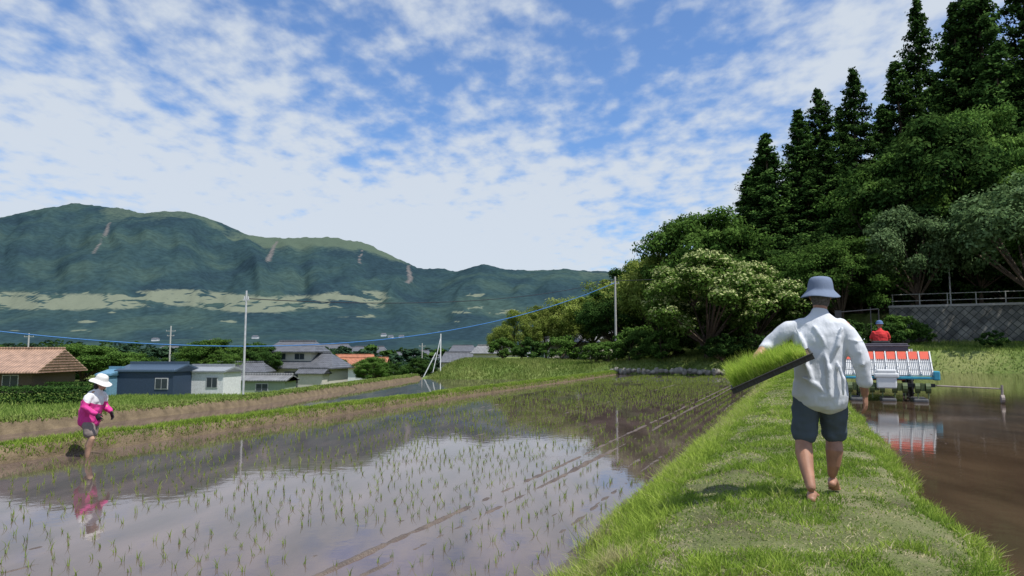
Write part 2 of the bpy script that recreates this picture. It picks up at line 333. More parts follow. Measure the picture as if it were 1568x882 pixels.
def tree_mesh(name,V,F,tint,trunk,leafm):
    n0=len(V);TV=np.array(trunk[0]);faces=[f for f in trunk[1]]
    quads=np.array([f for f in faces if len(f)==4]) if faces else np.zeros((0,4),int)
    AF=np.concatenate([F,quads+n0]);AV=np.concatenate([V,TV])
    me=mkmesh(name,AV,AF,leafm,attrs={'tint':('FACE',np.concatenate([tint,np.full(len(quads),.3)]))})
    me.materials.append(M_bark)
    mi=np.zeros(len(AF),np.int32);mi[len(F):]=1;me.polygons.foreach_set('material_index',mi);return me
def cedar(name,nb=300,H=25,R=4.6,mat=None):
    C=[];Nn=[];sz=[];ti=[];T=([],[])
    cyl(T,(0,0,-1),(0,0,H*.5),.4,.25);cyl(T,(0,0,H*.5),(0,0,H*.97),.25,.04)
    lob=[random.uniform(0,6.28) for _ in range(3)]
    for i in range(nb):
        h=.05+.94*((i+random.random())/nb)**1.15;an=random.uniform(0,2*math.pi)
        re=R*min(1,(1-h)**.85*1.5)*random.uniform(.6,1.1)*(1+.16*math.sin(2*an+h*14+lob[0])+.1*math.sin(h*31+an+lob[1]))+.12
        z0=h*H;d=np.array([math.cos(an),math.sin(an)])
        if re>1.2 and random.random()<.4: cyl(T,(0,0,z0),(d[0]*re*.8,d[1]*re*.8,z0-.1*re),.05,.02,4)
        nk=int(4+re*2.2)
        for k in range(nk):
            f=.3+.7*(k+random.random())/nk
            c=np.array([d[0]*re*f,d[1]*re*f,z0-.25*re*f+.3*re*f*f*f])
            m_=10;off=rng.normal(0,1,(m_,3))*np.array([.3,.3,.2])*(.5+.6*re/R)
            C.append(c+off);nn=rng.normal(0,.55,(m_,3))+np.array([d[0]*.5,d[1]*.5,.9]);Nn.append(nn)
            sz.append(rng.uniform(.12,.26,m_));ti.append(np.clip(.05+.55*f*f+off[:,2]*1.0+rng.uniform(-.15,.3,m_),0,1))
    V,F,t_=leafquads(np.concatenate(C),np.concatenate(Nn),np.concatenate(sz),np.concatenate(ti))
    return tree_mesh(name,V,F,t_,T,mat or M_cedar)
def broad(name,R=5,Hc=6,trunk=3,ncl=90,nl=260,mat=None,flower=0,ls=.17,low=-.75):
    C=[];Nn=[];sz=[];ti=[];T=([],[]);cz=trunk+Hc/2
    cyl(T,(0,0,-.8),(.1,0,trunk*1.1),.07*R*.9,.05*R)
    ph=[random.uniform(0,6.28) for _ in range(3)]
    for i in range(ncl):
        v=rng.normal(size=3);v/=np.linalg.norm(v)
        if v[2]<low: v[2]=-v[2]
        az=math.atan2(v[1],v[0])
        rr=random.uniform(.5,1.0)**.6*(1+.14*math.sin(2*az+ph[0])+.1*math.sin(5*az+ph[1]+v[2]*4))
        c=np.array([v[0]*R*rr,v[1]*R*rr,cz+v[2]*Hc/2*rr])*1.0
        c[:2]*=1-.25*max(0,v[2])**2
        cr=R*random.uniform(.11,.24)
        if i%5==0: cyl(T,(.05,0,trunk*.8),c,.022*R,.006*R,5)
        w=rng.normal(size=(nl,3));w/=np.linalg.norm(w,axis=1)[:,None];w[:,2]=np.abs(w[:,2])*np.where(rng.random(nl)<.75,1,-1)
        rad=rng.uniform(.5,1.25,nl)
        C.append(c+w*rad[:,None]*cr*np.array([1,1,.7]))
        Nn.append(w*.7+np.array([0,0,.5])+rng.normal(0,.5,(nl,3)))
        sz.append(rng.uniform(.6,1.2,nl)*ls)
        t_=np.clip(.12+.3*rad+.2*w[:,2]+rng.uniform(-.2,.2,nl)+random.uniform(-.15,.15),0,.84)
        if flower:
            fl=(w[:,2]>.25)&(rng.random(nl)<flower)&(rad>.8)
            t_=np.where(fl,1,t_*.95)
        else: t_=t_*1.15
        ti.append(t_)
    V,F,t_=leafquads(np.concatenate(C),np.concatenate(Nn),np.concatenate(sz),np.clip(np.concatenate(ti),0,1))
    return tree_mesh(name,V,F,t_,T,mat or M_broad)
def put(name,me,x,y,top=None,scale=None,wid=1,z=None,baseH=None):
    o=obj(name,me);g=float(ground(x,y)) if z is None else z
    s=scale if scale else (top-g)/baseH
    o.location=(x,y,g);o.scale=(s*wid,s*wid,s);o.rotation_euler=(random.uniform(-.03,.03),random.uniform(-.03,.03),random.uniform(0,6.28));return o
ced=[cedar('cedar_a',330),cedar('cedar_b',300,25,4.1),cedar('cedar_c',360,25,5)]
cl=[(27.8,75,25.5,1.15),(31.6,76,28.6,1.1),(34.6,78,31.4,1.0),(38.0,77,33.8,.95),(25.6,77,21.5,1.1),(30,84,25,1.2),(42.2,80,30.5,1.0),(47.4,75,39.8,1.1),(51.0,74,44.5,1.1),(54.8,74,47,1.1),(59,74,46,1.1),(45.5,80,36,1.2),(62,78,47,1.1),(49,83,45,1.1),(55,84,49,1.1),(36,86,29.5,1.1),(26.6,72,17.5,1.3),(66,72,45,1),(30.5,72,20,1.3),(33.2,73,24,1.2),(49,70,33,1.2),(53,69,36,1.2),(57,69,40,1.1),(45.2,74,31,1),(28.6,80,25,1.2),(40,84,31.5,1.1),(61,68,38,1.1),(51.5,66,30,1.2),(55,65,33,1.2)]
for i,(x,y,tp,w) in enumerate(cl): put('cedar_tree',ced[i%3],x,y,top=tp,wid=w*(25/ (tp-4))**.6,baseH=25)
bA=broad('broad_a',5,7,3,130,260,M_broad,ls=.15);bD=broad('broad_d',5,7,3,130,260,M_dark,ls=.15);bG=broad('broad_g',5,5.5,4,80,230,M_grey,ls=.15);bF=broad('broad_f',5,6.5,1.2,120,280,M_flow,.5,ls=.15)
bY=broad('broad_y',5,7,1.5,110,240,M_yel,ls=.14);bS=broad('shrub_s',1.5,1.8,.1,40,120,M_broad,ls=.09);bL=broad('shrub_l',1.5,1.8,.1,40,120,M_dark,ls=.1)
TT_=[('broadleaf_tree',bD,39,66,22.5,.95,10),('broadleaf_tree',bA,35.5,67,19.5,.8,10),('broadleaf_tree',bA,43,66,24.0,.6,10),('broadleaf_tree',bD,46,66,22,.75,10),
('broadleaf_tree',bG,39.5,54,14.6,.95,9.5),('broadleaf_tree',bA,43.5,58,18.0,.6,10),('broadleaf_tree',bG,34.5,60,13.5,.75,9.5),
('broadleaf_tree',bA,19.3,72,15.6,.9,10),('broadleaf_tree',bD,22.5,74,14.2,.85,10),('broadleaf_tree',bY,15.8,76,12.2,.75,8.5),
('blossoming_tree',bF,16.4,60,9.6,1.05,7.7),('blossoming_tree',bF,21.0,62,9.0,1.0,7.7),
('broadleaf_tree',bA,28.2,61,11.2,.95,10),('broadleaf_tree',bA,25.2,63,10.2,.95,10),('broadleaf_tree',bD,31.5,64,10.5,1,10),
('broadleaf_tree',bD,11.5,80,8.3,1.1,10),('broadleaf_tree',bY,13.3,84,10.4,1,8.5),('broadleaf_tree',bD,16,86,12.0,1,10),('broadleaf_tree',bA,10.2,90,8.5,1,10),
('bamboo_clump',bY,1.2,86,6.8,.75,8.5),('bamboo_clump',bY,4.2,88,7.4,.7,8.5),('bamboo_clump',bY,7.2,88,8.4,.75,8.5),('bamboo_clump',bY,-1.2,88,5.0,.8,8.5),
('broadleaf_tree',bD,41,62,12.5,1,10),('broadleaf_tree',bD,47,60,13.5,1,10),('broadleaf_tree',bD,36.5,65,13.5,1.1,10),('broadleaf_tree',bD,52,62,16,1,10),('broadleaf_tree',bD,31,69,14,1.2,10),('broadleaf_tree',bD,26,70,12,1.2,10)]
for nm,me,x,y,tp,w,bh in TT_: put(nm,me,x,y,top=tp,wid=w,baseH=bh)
for x,y,sc,me in [(13,62,1.3,bS),(10.5,64,1.2,bS),(11.8,66,1.6,bS),(9,66,1,bS),(14,64,1.3,bL),(19.5,57.5,.9,bL),(23,57,1.1,bL),(26.5,56,1.1,bL),(29,55.5,1,bL),(17,58,1,bL),(31,57,1.2,bS),(33.5,58.5,.8,bS),(37,47.5,.7,bS),(35,52,.6,bL),(8,68,1,bS),(5.5,78,1.4,bS),(2,80,1.2,bL),(-1,82,1.3,bS)]:
    put('shrub',me,x,y,scale=sc)
ug=empty('undergrowth')
for i in range(150):
    x=random.uniform(20,70);y=random.uniform(62,95)
    if Dn(x,y)<15: continue
    o=put('bush',random.choice([bL,bL,bS]),x,y,scale=random.uniform(1.2,2.4));o.parent=ug
for x,y,tp,w,me,bh in [(-54,90,2.6,1.3,bA,10),(-58,92,2.0,1.3,bD,10),(-50,93,1.6,1.2,bA,10),(-44,110,1.5,1.2,bA,10),(-47,112,3.6,1.0,bA,10),(-50,100,0.8,1.2,bD,10),(-40,112,2.8,1,bD,10),(-22,112,.9,1.1,bA,10),(-19.5,115,0,1.2,bD,10),(-24,120,-.2,1.2,bA,10),(-17,130,.5,1.2,bD,10),(-64,84,1.6,1.3,bD,10),(-33,130,1.4,1,bD,10)]:
    put('broadleaf_tree',me,x,y,top=tp,wid=w*1.2,baseH=bh)
M_far=leafmat('far_foliage',[(0,(.014,.034,.022)),(.5,(.03,.062,.036)),(1,(.058,.1,.05))],.2,.25,.2)
bM=broad('far_tree',5,8,1,20,70,M_far,ls=.7);bM2=broad('far_tree2',5,8,1,20,70,M_dark,ls=.7)
dt=empty('distant_trees')
for i in range(2000):
    y=130+1700*random.random()**1.3;x=random.uniform(-.95,.35)*y
    if fbm(np.array([x*.012]),np.array([y*.012]),3,88)[0]<.42: continue
    if y<190 and -48<x<15 : continue
    if y<260 and x>40: continue
    o=obj('distant_tree',random.choice([bM,bM,bM2]),dt);g=float(ground(x,y)) if y<1100 else mz_at(x,y)
    o.location=(x,y,g-.5);s=random.uniform(.5,1.1)*(1+ y/1400);o.scale=(s*1.1,s*1.1,s*.8);o.rotation_euler=(0,0,random.uniform(0,6))
def hedge(name,x0,y0,x1,y1,w,h,mat):
    L=math.hypot(x1-x0,y1-y0);n=int(L*900);k=rng.random(n)
    cx=rng.uniform(-w/2,w/2,n);cz=rng.uniform(0,h,n);f=rng.random(n)
    cx=np.where(f<.4,-w/2,np.where(f<.6,w/2,cx));cz=np.where(f>=.6,h,cz)
    C=np.stack([k*L,cx,cz],1)+rng.normal(0,.05,(n,3));Nn=np.stack([rng.normal(0,.5,n),np.sign(cx)*.7+rng.normal(0,.4,n),.4+rng.random(n)*.5],1)
    V,F,t_=leafquads(C,Nn,rng.uniform(.04,.09,n),rng.random(n)*.8)
    o=mk(name,V,F,mat,attrs={'tint':('FACE',t_)});o.location=(x0,y0,float(ground((x0+x1)/2,(y0+y1)/2))-.05);o.rotation_euler=(0,0,math.atan2(y1-y0,x1-x0));return o
hedge('hedge',-33,36,-22,38.5,1,.95,M_dark)
hedge('hedge',-48,74,-36,76,1,1.1,M_dark)
# ------------------------------------------------------------ buildings
def box(B,x0,x1,y0,y1,z0,z1):
    i=len(B[0]);B[0].extend([(x0,y0,z0),(x1,y0,z0),(x1,y1,z0),(x0,y1,z0),(x0,y0,z1),(x1,y0,z1),(x1,y1,z1),(x0,y1,z1)])
    for f in ([0,3,2,1],[4,5,6,7],[0,1,5,4],[1,2,6,5],[2,3,7,6],[3,0,4,7]): B[1].append([i+a_ for a_ in f])
def part(name,B,mat,parent,bev=0,smooth=False):
    o=mk(name,B[0],B[1],mat,smooth,parent)
    if bev:
        b=o.modifiers.new('b','BEVEL');b.width=bev;b.segments=2;b.limit_method='ANGLE'
    return o
def tilemat(name,c):
    m,nt,out=newmat(name);tc=N(nt,'ShaderNodeTexCoord')
    w=N(nt,'ShaderNodeTexWave',Scale=1.1,Distortion=0);w.bands_direction='X';nt.links.new(tc.outputs['Object'],w.inputs[0])
    w2=N(nt,'ShaderNodeTexWave',Scale=1.1);w2.bands_direction='Z';nt.links.new(tc.outputs['Object'],w2.inputs[0])
    n=N(nt,'ShaderNodeTexNoise',Scale=1.5,Detail=5);nt.links.new(tc.outputs['Object'],n.inputs['Vector'])
    r=ramp(nt,[(.3,tuple(q*.7 for q in c)),(.7,tuple(q*1.2 for q in c))],n.outputs[0])
    r2=ramp(nt,[(0,g3(.6)),(.4,g3(1))],w.outputs[0]);mu=N(nt,'ShaderNodeMixRGB',blend_type='MULTIPLY');mu.inputs[0].default_value=1
    nt.links.new(r.outputs[0],mu.inputs[1]);nt.links.new(r2.outputs[0],mu.inputs[2])
    p=N(nt,'ShaderNodeBsdfPrincipled',Roughness=.5);nt.links.new(mu.outputs[0],p.inputs['Base Color'])
    ad=N(nt,'ShaderNodeMath',operation='ADD');nt.links.new(w.outputs[0],ad.inputs[0]);nt.links.new(w2.outputs[0],ad.inputs[1])
    b=N(nt,'ShaderNodeBump',Strength=.6,Distance=.06);nt.links.new(ad.outputs[0],b.inputs['Height']);nt.links.new(b.outputs[0],p.inputs['Normal']);nt.links.new(p.outputs[0],out.inputs[0]);return m
T_grey=tilemat('grey_roof_tiles',(.12,.125,.14));T_or=tilemat('orange_roof_tiles',(.45,.18,.1));T_lt=tilemat('light_roof_tiles',(.22,.22,.22));T_tan=tilemat('tan_roof_tiles',(.4,.25,.17))
W_cream=plain('cream_plaster',(.5,.475,.42),.9);W_white=plain('white_siding',(.6,.61,.61),.7);W_brown=plain('brown_boards',(.09,.065,.05),.9);W_blue=plain('light_blue_siding',(.14,.27,.36),.6);W_navy=plain('navy_siding',(.03,.05,.085),.6);W_green=plain('pale_green_siding',(.25,.3,.22),.8)
M_glass=plain('window_glass',(.04,.05,.06),.12);M_frame=plain('window_frame',(.45,.45,.45),.5)
def hroof(B,w,d,z,h,over,hip=0,cx=0,cy=0,th=.14):
    for k,(dz,sgn) in enumerate(((0,1),(-th,-1))):
        i=len(B[0]);a=w/2+over;b=d/2+over;r_=a-hip
        B[0].extend([(cx-a,cy-b,z+dz),(cx+a,cy-b,z+dz),(cx+a,cy+b,z+dz),(cx-a,cy+b,z+dz),(cx-r_,cy,z+h+dz),(cx+r_,cy,z+h+dz)])
        fs=[[0,1,5,4],[2,3,4,5],[1,2,5],[3,0,4]]
        for f in fs: B[1].append([i+q for q in (f if sgn>0 else f[::-1])])
    j=i-6
    for e in ((0,1),(1,2),(2,3),(3,0)): B[1].append([j+e[1],j+e[0],i+e[0],i+e[1]])
    box(B,cx-(w/2+over-hip)+.05,cx+(w/2+over-hip)-.05,cy-.16,cy+.16,z+h-.08,z+h+.2)
def windows(par,lst):
    G=([],[]);Fm=([],[])
    for (x,y,z,w,h) in lst:
        box(Fm,x-w/2-.07,x+w/2+.07,y-.05,y+.02,z-.07,z+h+.07);box(G,x-w/2,x-.03,y-.07,y-.045,z,z+h);box(G,x+.03,x+w/2,y-.07,y-.045,z,z+h)
    part('window_frames',Fm,M_frame,par);part('window_panes',G,M_glass,par)
def house(name,x,y,z,rz,w,d,hw,hr,wall,roof,over=.6,hip=0,wins=(),upper=None,lean=None):
    e=empty(name,(x,y,z),rz)
    B=([],[]);box(B,-w/2,w/2,-d/2,d/2,-1,hw+.05)
    if upper:
        ux_,uw,ud,uz,uh,ur=upper;box(B,ux_-uw/2,ux_+uw/2,-ud/2,ud/2,hw+.052,uz+uh)
    if not hip:
        for sx_ in (-w/2+.01,w/2-.01):
            i=len(B[0]);B[0].extend([(sx_,-d/2,hw),(sx_,d/2,hw),(sx_,0,hw+hr*(d/2)/(d/2+over))]);B[1].append([i,i+1,i+2])
    part('walls',B,wall,e)
    R=([],[]);hroof(R,w,d,hw,hr,over,hip)
    if upper: hroof(R,uw,ud,uz+uh,ur,over*.9,min(1.2,uw/4),cx=ux_)
    if lean: hroof(R,lean[1],lean[2],lean[3],.7,.4,0,cx=lean[0],cy=-d/2-lean[2]/2)
    part('roof',R,roof,e)
    if lean:
        L=([],[]);box(L,lean[0]-lean[1]/2,lean[0]+lean[1]/2,-d/2-lean[2],-d/2-.003,-1,lean[3]);part('porch_walls',L,wall,e)
    if wins: windows(e,[(a_,-d/2-(0 if not (upper and c_>hw) else (ud-d)/2),c_,ww,wh) for a_,c_,ww,wh in wins])
    return e
gz=lambda x,y:float(ground(x,y))
house('farmhouse',-34.5,118,gz(-34.5,118),-.15,12.5,8,3.2,2.3,W_cream,T_grey,.9,2.2,[(-4,.8,2,1.6),(0,.8,2.4,1.8),(4,.8,2,1.6),(-2.6,4.55,1.6,.9),(.6,4.55,1.6,.9)],upper=(-1,7.2,5.2,3.2,2.6,1.7),lean=(4.2,4,2.4,2.4))
house('farmhouse',-41,108,gz(-41,108),.1,8,6,2.4,1.4,W_cream,T_grey,.6,1.2,[(-1,.8,1.8,1.2)])
house('bungalow',-56,76,-2.1,.12,14,9,2.0,2.3,W_brown,T_tan,.9,0,[(2,.4,2.4,1.2),(5,.4,1.4,1.2)])
house('blue_shed',-30.3,61.5,-1.95,-.1,5.0,4,2.3,.5,W_navy,plain('navy_metal_roof',(.05,.08,.12),.4),.15,0,[(1.5,.8,1,.8)])
house('blue_shed',-33.4,60.5,-1.95,-.1,1.1,3.4,2.0,.4,W_blue,plain('blue_metal_roof',(.12,.25,.35),.4),.12,0,[(0,.8,.5,.7)])
house('white_shed',-26.5,63.5,-1.95,-.1,3.6,3.2,2.2,.35,W_white,plain('grey_metal_roof',(.25,.27,.29),.4),.2,0,[(.8,.8,.9,.8)])
house('green_shed',-27.5,78,-2.7,0,6.8,4,1.6,.5,W_green,T_lt,.3,0,[(-2,.5,1.2,.7),(1,.5,1.2,.7)])
house('bungalow',-31,150,gz(-31,150),0,9,6,3,2,W_white,T_or,.6,0,[(0,1,2,1)])
house('bungalow',-38,170,gz(-38,170),.3,9,6,3.6,2,W_white,T_or,.6,0)
house('bungalow',-11,150,gz(-11,150)+.5,.05,7,6,3.6,2,W_cream,T_grey,.6,1,[(0,1,2,1)])
house('bungalow',-3,146,gz(-3,146)+.3,-.1,9,6,3.0,1.6,W_cream,T_lt,.6,1,[(0,1,2,1)])
house('farmhouse',7.8,97,.6,.1,6.2,5,2.6,1.5,W_cream,T_lt,.6,.8,[(-1,1,1.6,1)])
house('farmhouse',11.5,99,1.2,.3,5,5,2.6,1.6,W_cream,T_lt,.6,.8)
Bw=([],[]);Br=([],[])
for i in range(110):
    y=random.uniform(220,1250);x=random.uniform(-.75,.05)*y;g=gz(x,y) if y<1100 else mz_at(x,y)
    w=random.uniform(7,14);h=random.uniform(4,7);box(Bw,x-w/2,x+w/2,y-4,y+4,g-1,g+h+2);hroof(Br,w,8,g+h+2,2,.6,1,cx=x,cy=y)
for (u0,y) in [(-.18,2280),(-.17,2240),(-.155,2250),(-.36,2050),(-.3,1900),(-.42,1950),(-.25,2000),(-.5,2000)]:
    x=u0*y;g=mz_at(x,y);box(Bw,x-8,x+8,y-8,y+8,g-5,g+5);hroof(Br,16,16,g+5,3,1,3,cx=x,cy=y)
dv=empty('distant_village');part('village_walls',Bw,W_white,dv);part('village_roofs',Br,T_grey,dv)
# retaining wall along D=12
m,nt,out=newmat('retaining_wall_stone');tc=N(nt,'ShaderNodeTexCoord');mp=N(nt,'ShaderNodeMapping');mp.inputs['Rotation'].default_value=(0,math.radians(45),0);nt.links.new(tc.outputs['Object'],mp.inputs[0])
sx=N(nt,'ShaderNodeSeparateXYZ');nt.links.new(mp.outputs[0],sx.inputs[0]);cb=N(nt,'ShaderNodeCombineXYZ');nt.links.new(sx.outputs[0],cb.inputs[0]);nt.links.new(sx.outputs[2],cb.inputs[1])
bk=N(nt,'ShaderNodeTexBrick',Scale=2.0);bk.offset=0;bk.inputs['Color1'].default_value=(.13,.13,.12,1);bk.inputs['Color2'].default_value=(.24,.23,.2,1);bk.inputs['Mortar'].default_value=(.06,.065,.055,1);bk.inputs['Mortar Size'].default_value=.05
bk.inputs['Brick Width'].default_value=.9;bk.inputs['Row Height'].default_value=.9;nt.links.new(cb.outputs[0],bk.inputs[0])
ns=N(nt,'ShaderNodeTexNoise',Scale=1.2,Detail=6);nt.links.new(tc.outputs['Object'],ns.inputs['Vector']);rr=ramp(nt,[(.35,g3(.45)),(.65,g3(1.1))],ns.outputs[0])
mu=N(nt,'ShaderNodeMixRGB',blend_type='MULTIPLY');mu.inputs[0].default_value=1;nt.links.new(bk.outputs[0],mu.inputs[1]);nt.links.new(rr.outputs[0],mu.inputs[2])
p=N(nt,'ShaderNodeBsdfPrincipled',Roughness=.9);nt.links.new(mu.outputs[0],p.inputs['Base Color']);b=N(nt,'ShaderNodeBump',Strength=.8,Distance=.06);nt.links.new(bk.outputs['Fac'],b.inputs['Height']);b.invert=True;nt.links.new(b.outputs[0],p.inputs['Normal']);nt.links.new(p.outputs[0],out.inputs[0])
x0,y0=32.0,60-.5*(32-8.5)+12;L=34;ang=math.atan2(-.5,1)
rw=empty('retaining_wall',(x0,y0,2.5),ang)
B=([],[]);zb=3.1
B[0].extend([(0,-.5,-.8),(L,-.5,-.8),(L,.1,zb),(0,.1,zb),(0,2.4,-.8),(L,2.4,-.8),(L,2.4,zb-.3),(0,2.4,zb-.3)])
for f in ([0,1,2,3],[1,5,6,2],[5,4,7,6],[4,0,3,7],[3,2,6,7]): B[1].append(f)
part('stone_face',B,m,rw);B=([],[]);box(B,-.05,L,.05,.65,3.1,3.28);part('coping',B,plain('concrete',(.35,.34,.32),.9),rw)
fr=empty('guard_rail',(x0,y0,2.5),ang);B=([],[])
for k in range(0,17): cyl(B,(k*2+.3,.35,3.25),(k*2+.3,.35,4.25),.04,.04,8)
for z_ in (3.65,4.2): cyl(B,(.2,.35,z_),(L,.35,z_),.03,.03,8)
part('rails',B,plain('rail_paint',(.35,.35,.33),.5),fr)
def rock(name,loc,s,mat,parent):
    bm=bmesh.new();bmesh.ops.create_icosphere(bm,subdivisions=2,radius=1)
    for v in bm.verts:
        f=1+.5*(vnoise(np.array([v.co.x*1.7+loc[0]*3]),np.array([v.co.y*1.7+v.co.z*2.1]),3)[0]-.5);v.co*=f
        v.co.x*=s[0];v.co.y*=s[1];v.co.z*=s[2]
    me=bpy.data.meshes.new(name);bm.to_mesh(me);bm.free();me.materials.append(mat);o=obj(name,me,parent);o.location=loc;o.rotation_euler=(random.uniform(-.3,.3),random.uniform(-.3,.3),random.uniform(0,6))
M_rock=nmat('rock',(.16,.15,.12),(.38,.35,.3),2,.9,.5,12)
rk=empty('rock_edging')
for i in range(46):
    x=8.5+i*.34+random.uniform(-.1,.1);y=60-.5*(x-8.5)+.45+random.uniform(-.15,.15);rock('rock',(x,y,.2+.2*random.random()),(.28,.22,.17+.14*random.random()),M_rock,rk)
# ------------------------------------------------------------ poles and wires
def pole(name,x,y,z0,z1,r,mat,arms=()):
    B=([],[]);cyl(B,(0,0,-.5),(0,0,z1-z0),r,r*.75,12)
    for (za,w) in arms:
        box(B,-w/2,w/2,-.04,.04,za,za+.08)
        for q in (-w/2+.06,w/2-.06): cyl(B,(q,0,za+.08),(q,0,za+.22),.04,.03,6)
    o=mk(name,B[0],B[1],mat);o.location=(x,y,z0);return o
pole('utility_pole',-13.3,35.5,-.9,4.9,.06,M_metal,[(5.3,.3)])
M_conc=plain('pole_concrete',(.42,.41,.39),.9)
pole('utility_pole',10.2,70,1.0,9.3,.12,M_conc,[(7.6,.8)])
pole('utility_pole',-57.5,120,-4,6.3,.15,M_conc,[(9.4,1.6),(8.6,1.2)])
pole('utility_pole',-80,118,-4,5.0,.15,M_conc,[(8.4,1.6)])
pole('utility_pole',-17,135,-4,3.6,.12,M_conc,[(7,1.2)])
pole('utility_pole',37.6,60.8,5.5,11,.07,M_metal)
pole('utility_pole',5,90,1,6.6,.1,M_conc,[(5,1)])
e=empty('signal_frame',(-7.5,68,0));B=([],[]);cyl(B,(0,0,0),(.7,0,3.3),.04,.04,8);cyl(B,(-.9,0,-.5),(.25,0,1.8),.05,.05,8);cyl(B,(.7,0,-.5),(.7,0,3.6),.05,.05,8);part('posts',B,plain('white_pipe',(.8,.8,.8),.5),e)
def wire(name,a,b,sag,r,mat,n=30):
    cu=bpy.data.curves.new(name,'CURVE');cu.dimensions='3D';cu.bevel_depth=r;sp=cu.splines.new('POLY');sp.points.add(n)
    for i in range(n+1):
        k=i/n;v=Vector(a).lerp(Vector(b),k);v.z-=4*sag*k*(1-k);sp.points[i].co=(*v,1)
    cu.materials.append(mat);return obj(name,cu)
M_wire=plain('wire',(.03,.03,.035),.5);M_bw=plain('blue_cable',(.04,.16,.4),.5)
wire('power_line',(-13.3,35.5,4.5),(10.2,70,9.0),1.0,.022,M_wire)
wire('power_line',(10.2,70,8.9),(37.6,60.8,13),1.2,.03,M_wire)
wire('blue_cable',(-32,33,3.9),(10.2,70,8.7),3.7,.03,M_bw,50)
# ------------------------------------------------------------ figures
def tube(B,pts,rad,n=16,ref=(1,0,0)):
    pts=[Vector(p_) for p_ in pts];rad=[(r_,r_) if not isinstance(r_,tuple) else r_ for r_ in rad]
    ext=[];T=(pts[1]-pts[0]).normalized();m0=min(rad[0])
    for q in (.0,.5,.85): ext.append((pts[0]-T*m0*math.sqrt(max(0,1-q*q))*.8,(rad[0][0]*max(q,.12),rad[0][1]*max(q,.12))))
    for i in range(len(pts)): ext.append((pts[i],rad[i]))
    T=(pts[-1]-pts[-2]).normalized();m1=min(rad[-1])
    for q in (.85,.5,.0): ext.append((pts[-1]+T*m1*math.sqrt(max(0,1-q*q))*.8,(rad[-1][0]*max(q,.12),rad[-1][1]*max(q,.12))))
    i0=len(B[0]);K=len(ext);ref=Vector(ref)
    for i,(p_,r_) in enumerate(ext):
        T=(ext[min(i+1,K-1)][0]-ext[max(i-1,0)][0]).normalized()
        X_=ref-T*ref.dot(T)
        if X_.length<.25: X_=Vector((0,1,0))-T*T.y
        X_.normalize();Y_=T.cross(X_)
        for j in range(n):
            a=2*math.pi*j/n;v=p_+X_*math.cos(a)*r_[0]+Y_*math.sin(a)*r_[1];B[0].append(tuple(v))
    for i in range(K-1):
        for j in range(n): B[1].append([i0+i*n+j,i0+i*n+(j+1)%n,i0+(i+1)*n+(j+1)%n,i0+(i+1)*n+j])
    B[1].append([i0+j for j in range(n)][::-1]);B[1].append([i0+(K-1)*n+j for j in range(n)])
def fuse(name,B,mat,parent,vox=.008,sm_it=4,disp=0,dscale=.1,dtype='CLOUDS'):
    o=mk(name,B[0],B[1],mat,True,parent)
    r=o.modifiers.new('r','REMESH');r.mode='VOXEL';r.voxel_size=vox;r.use_smooth_shade=True
    s=o.modifiers.new('s','SMOOTH');s.iterations=sm_it;s.factor=.5
    if disp:
        tx=bpy.data.textures.new(name,'CLOUDS');tx.noise_scale=dscale;tx.noise_depth=1
        d=o.modifiers.new('d','DISPLACE');d.texture=tx;d.strength=disp;d.mid_level=.5;d.texture_coords='LOCAL'
    return o
def hand(B,w,d,nr,thumb,curl=.35,sc=1):
    w=Vector(w);d=Vector(d).normalized();nr=Vector(nr);nr=(nr-d*nr.dot(d)).normalized();sd=d.cross(nr)*thumb
    e=w+d*.085*sc
    tube(B,[w-d*.02,w+d*.03*sc,w+d*.06*sc,e],[(.026*sc,.02*sc),(.036*sc,.017*sc),(.041*sc,.016*sc),(.038*sc,.013*sc)],12,ref=sd)
    for i,L in enumerate([.07,.08,.074,.056]):
        p_=w+d*.08*sc+sd*(1.5-i)*.0205*sc;dd=(d+sd*(1.5-i)*.09).normalized();P_=[p_-dd*.02,p_]
        for k in range(3):
            an=curl*(k+.6);dd2=(dd*math.cos(an)+nr*math.sin(an));P_.append(P_[-1]+dd2*L*sc*(.45,.32,.23)[k])
        tube(B,P_,[.009*sc,.0092*sc,.0085*sc,.0078*sc,.0065*sc],8)
    p_=w+d*.02*sc+sd*.026*sc;dd=(d*.75+sd*.6+nr*.25).normalized();dd2=(d*.95+nr*(.2+curl*.6)).normalized()
    tube(B,[p_-dd*.01,p_+dd*.03*sc,p_+dd*.045*sc+dd2*.018*sc,p_+dd*.045*sc+dd2*.042*sc],[.013*sc,.0115*sc,.01*sc,.0075*sc],8)
def foot(B,an,toe,sc=1):
    an=Vector(an);toe=Vector(toe);f=(toe-an);f.z=0;f.normalize();sd=Vector((f.y,-f.x,0))
    heel=an-f*.045*sc;heel.z=an.z-.065*sc
    ball=toe-f*.05*sc;mid=(an+toe)*.5;mid.z=max((an.z-.03)*.5+toe.z*.5,toe.z+.012)
    tube(B,[heel,an+f*.02-Vector((0,0,.045*sc)),mid,ball],[(.03*sc,.028*sc),(.036*sc,.034*sc),(.04*sc,.028*sc),(.045*sc,.018*sc)],14,ref=sd)
    for i in range(5):
        b_=ball+sd*(i-2)*.018*sc+f*.01;L=(.05,.055,.05,.043,.035)[i]*sc
        tube(B,[b_-f*.02,b_+f*L*.6,b_+f*L-Vector((0,0,.004))],[.011*sc,.010*sc,.008*sc],8)
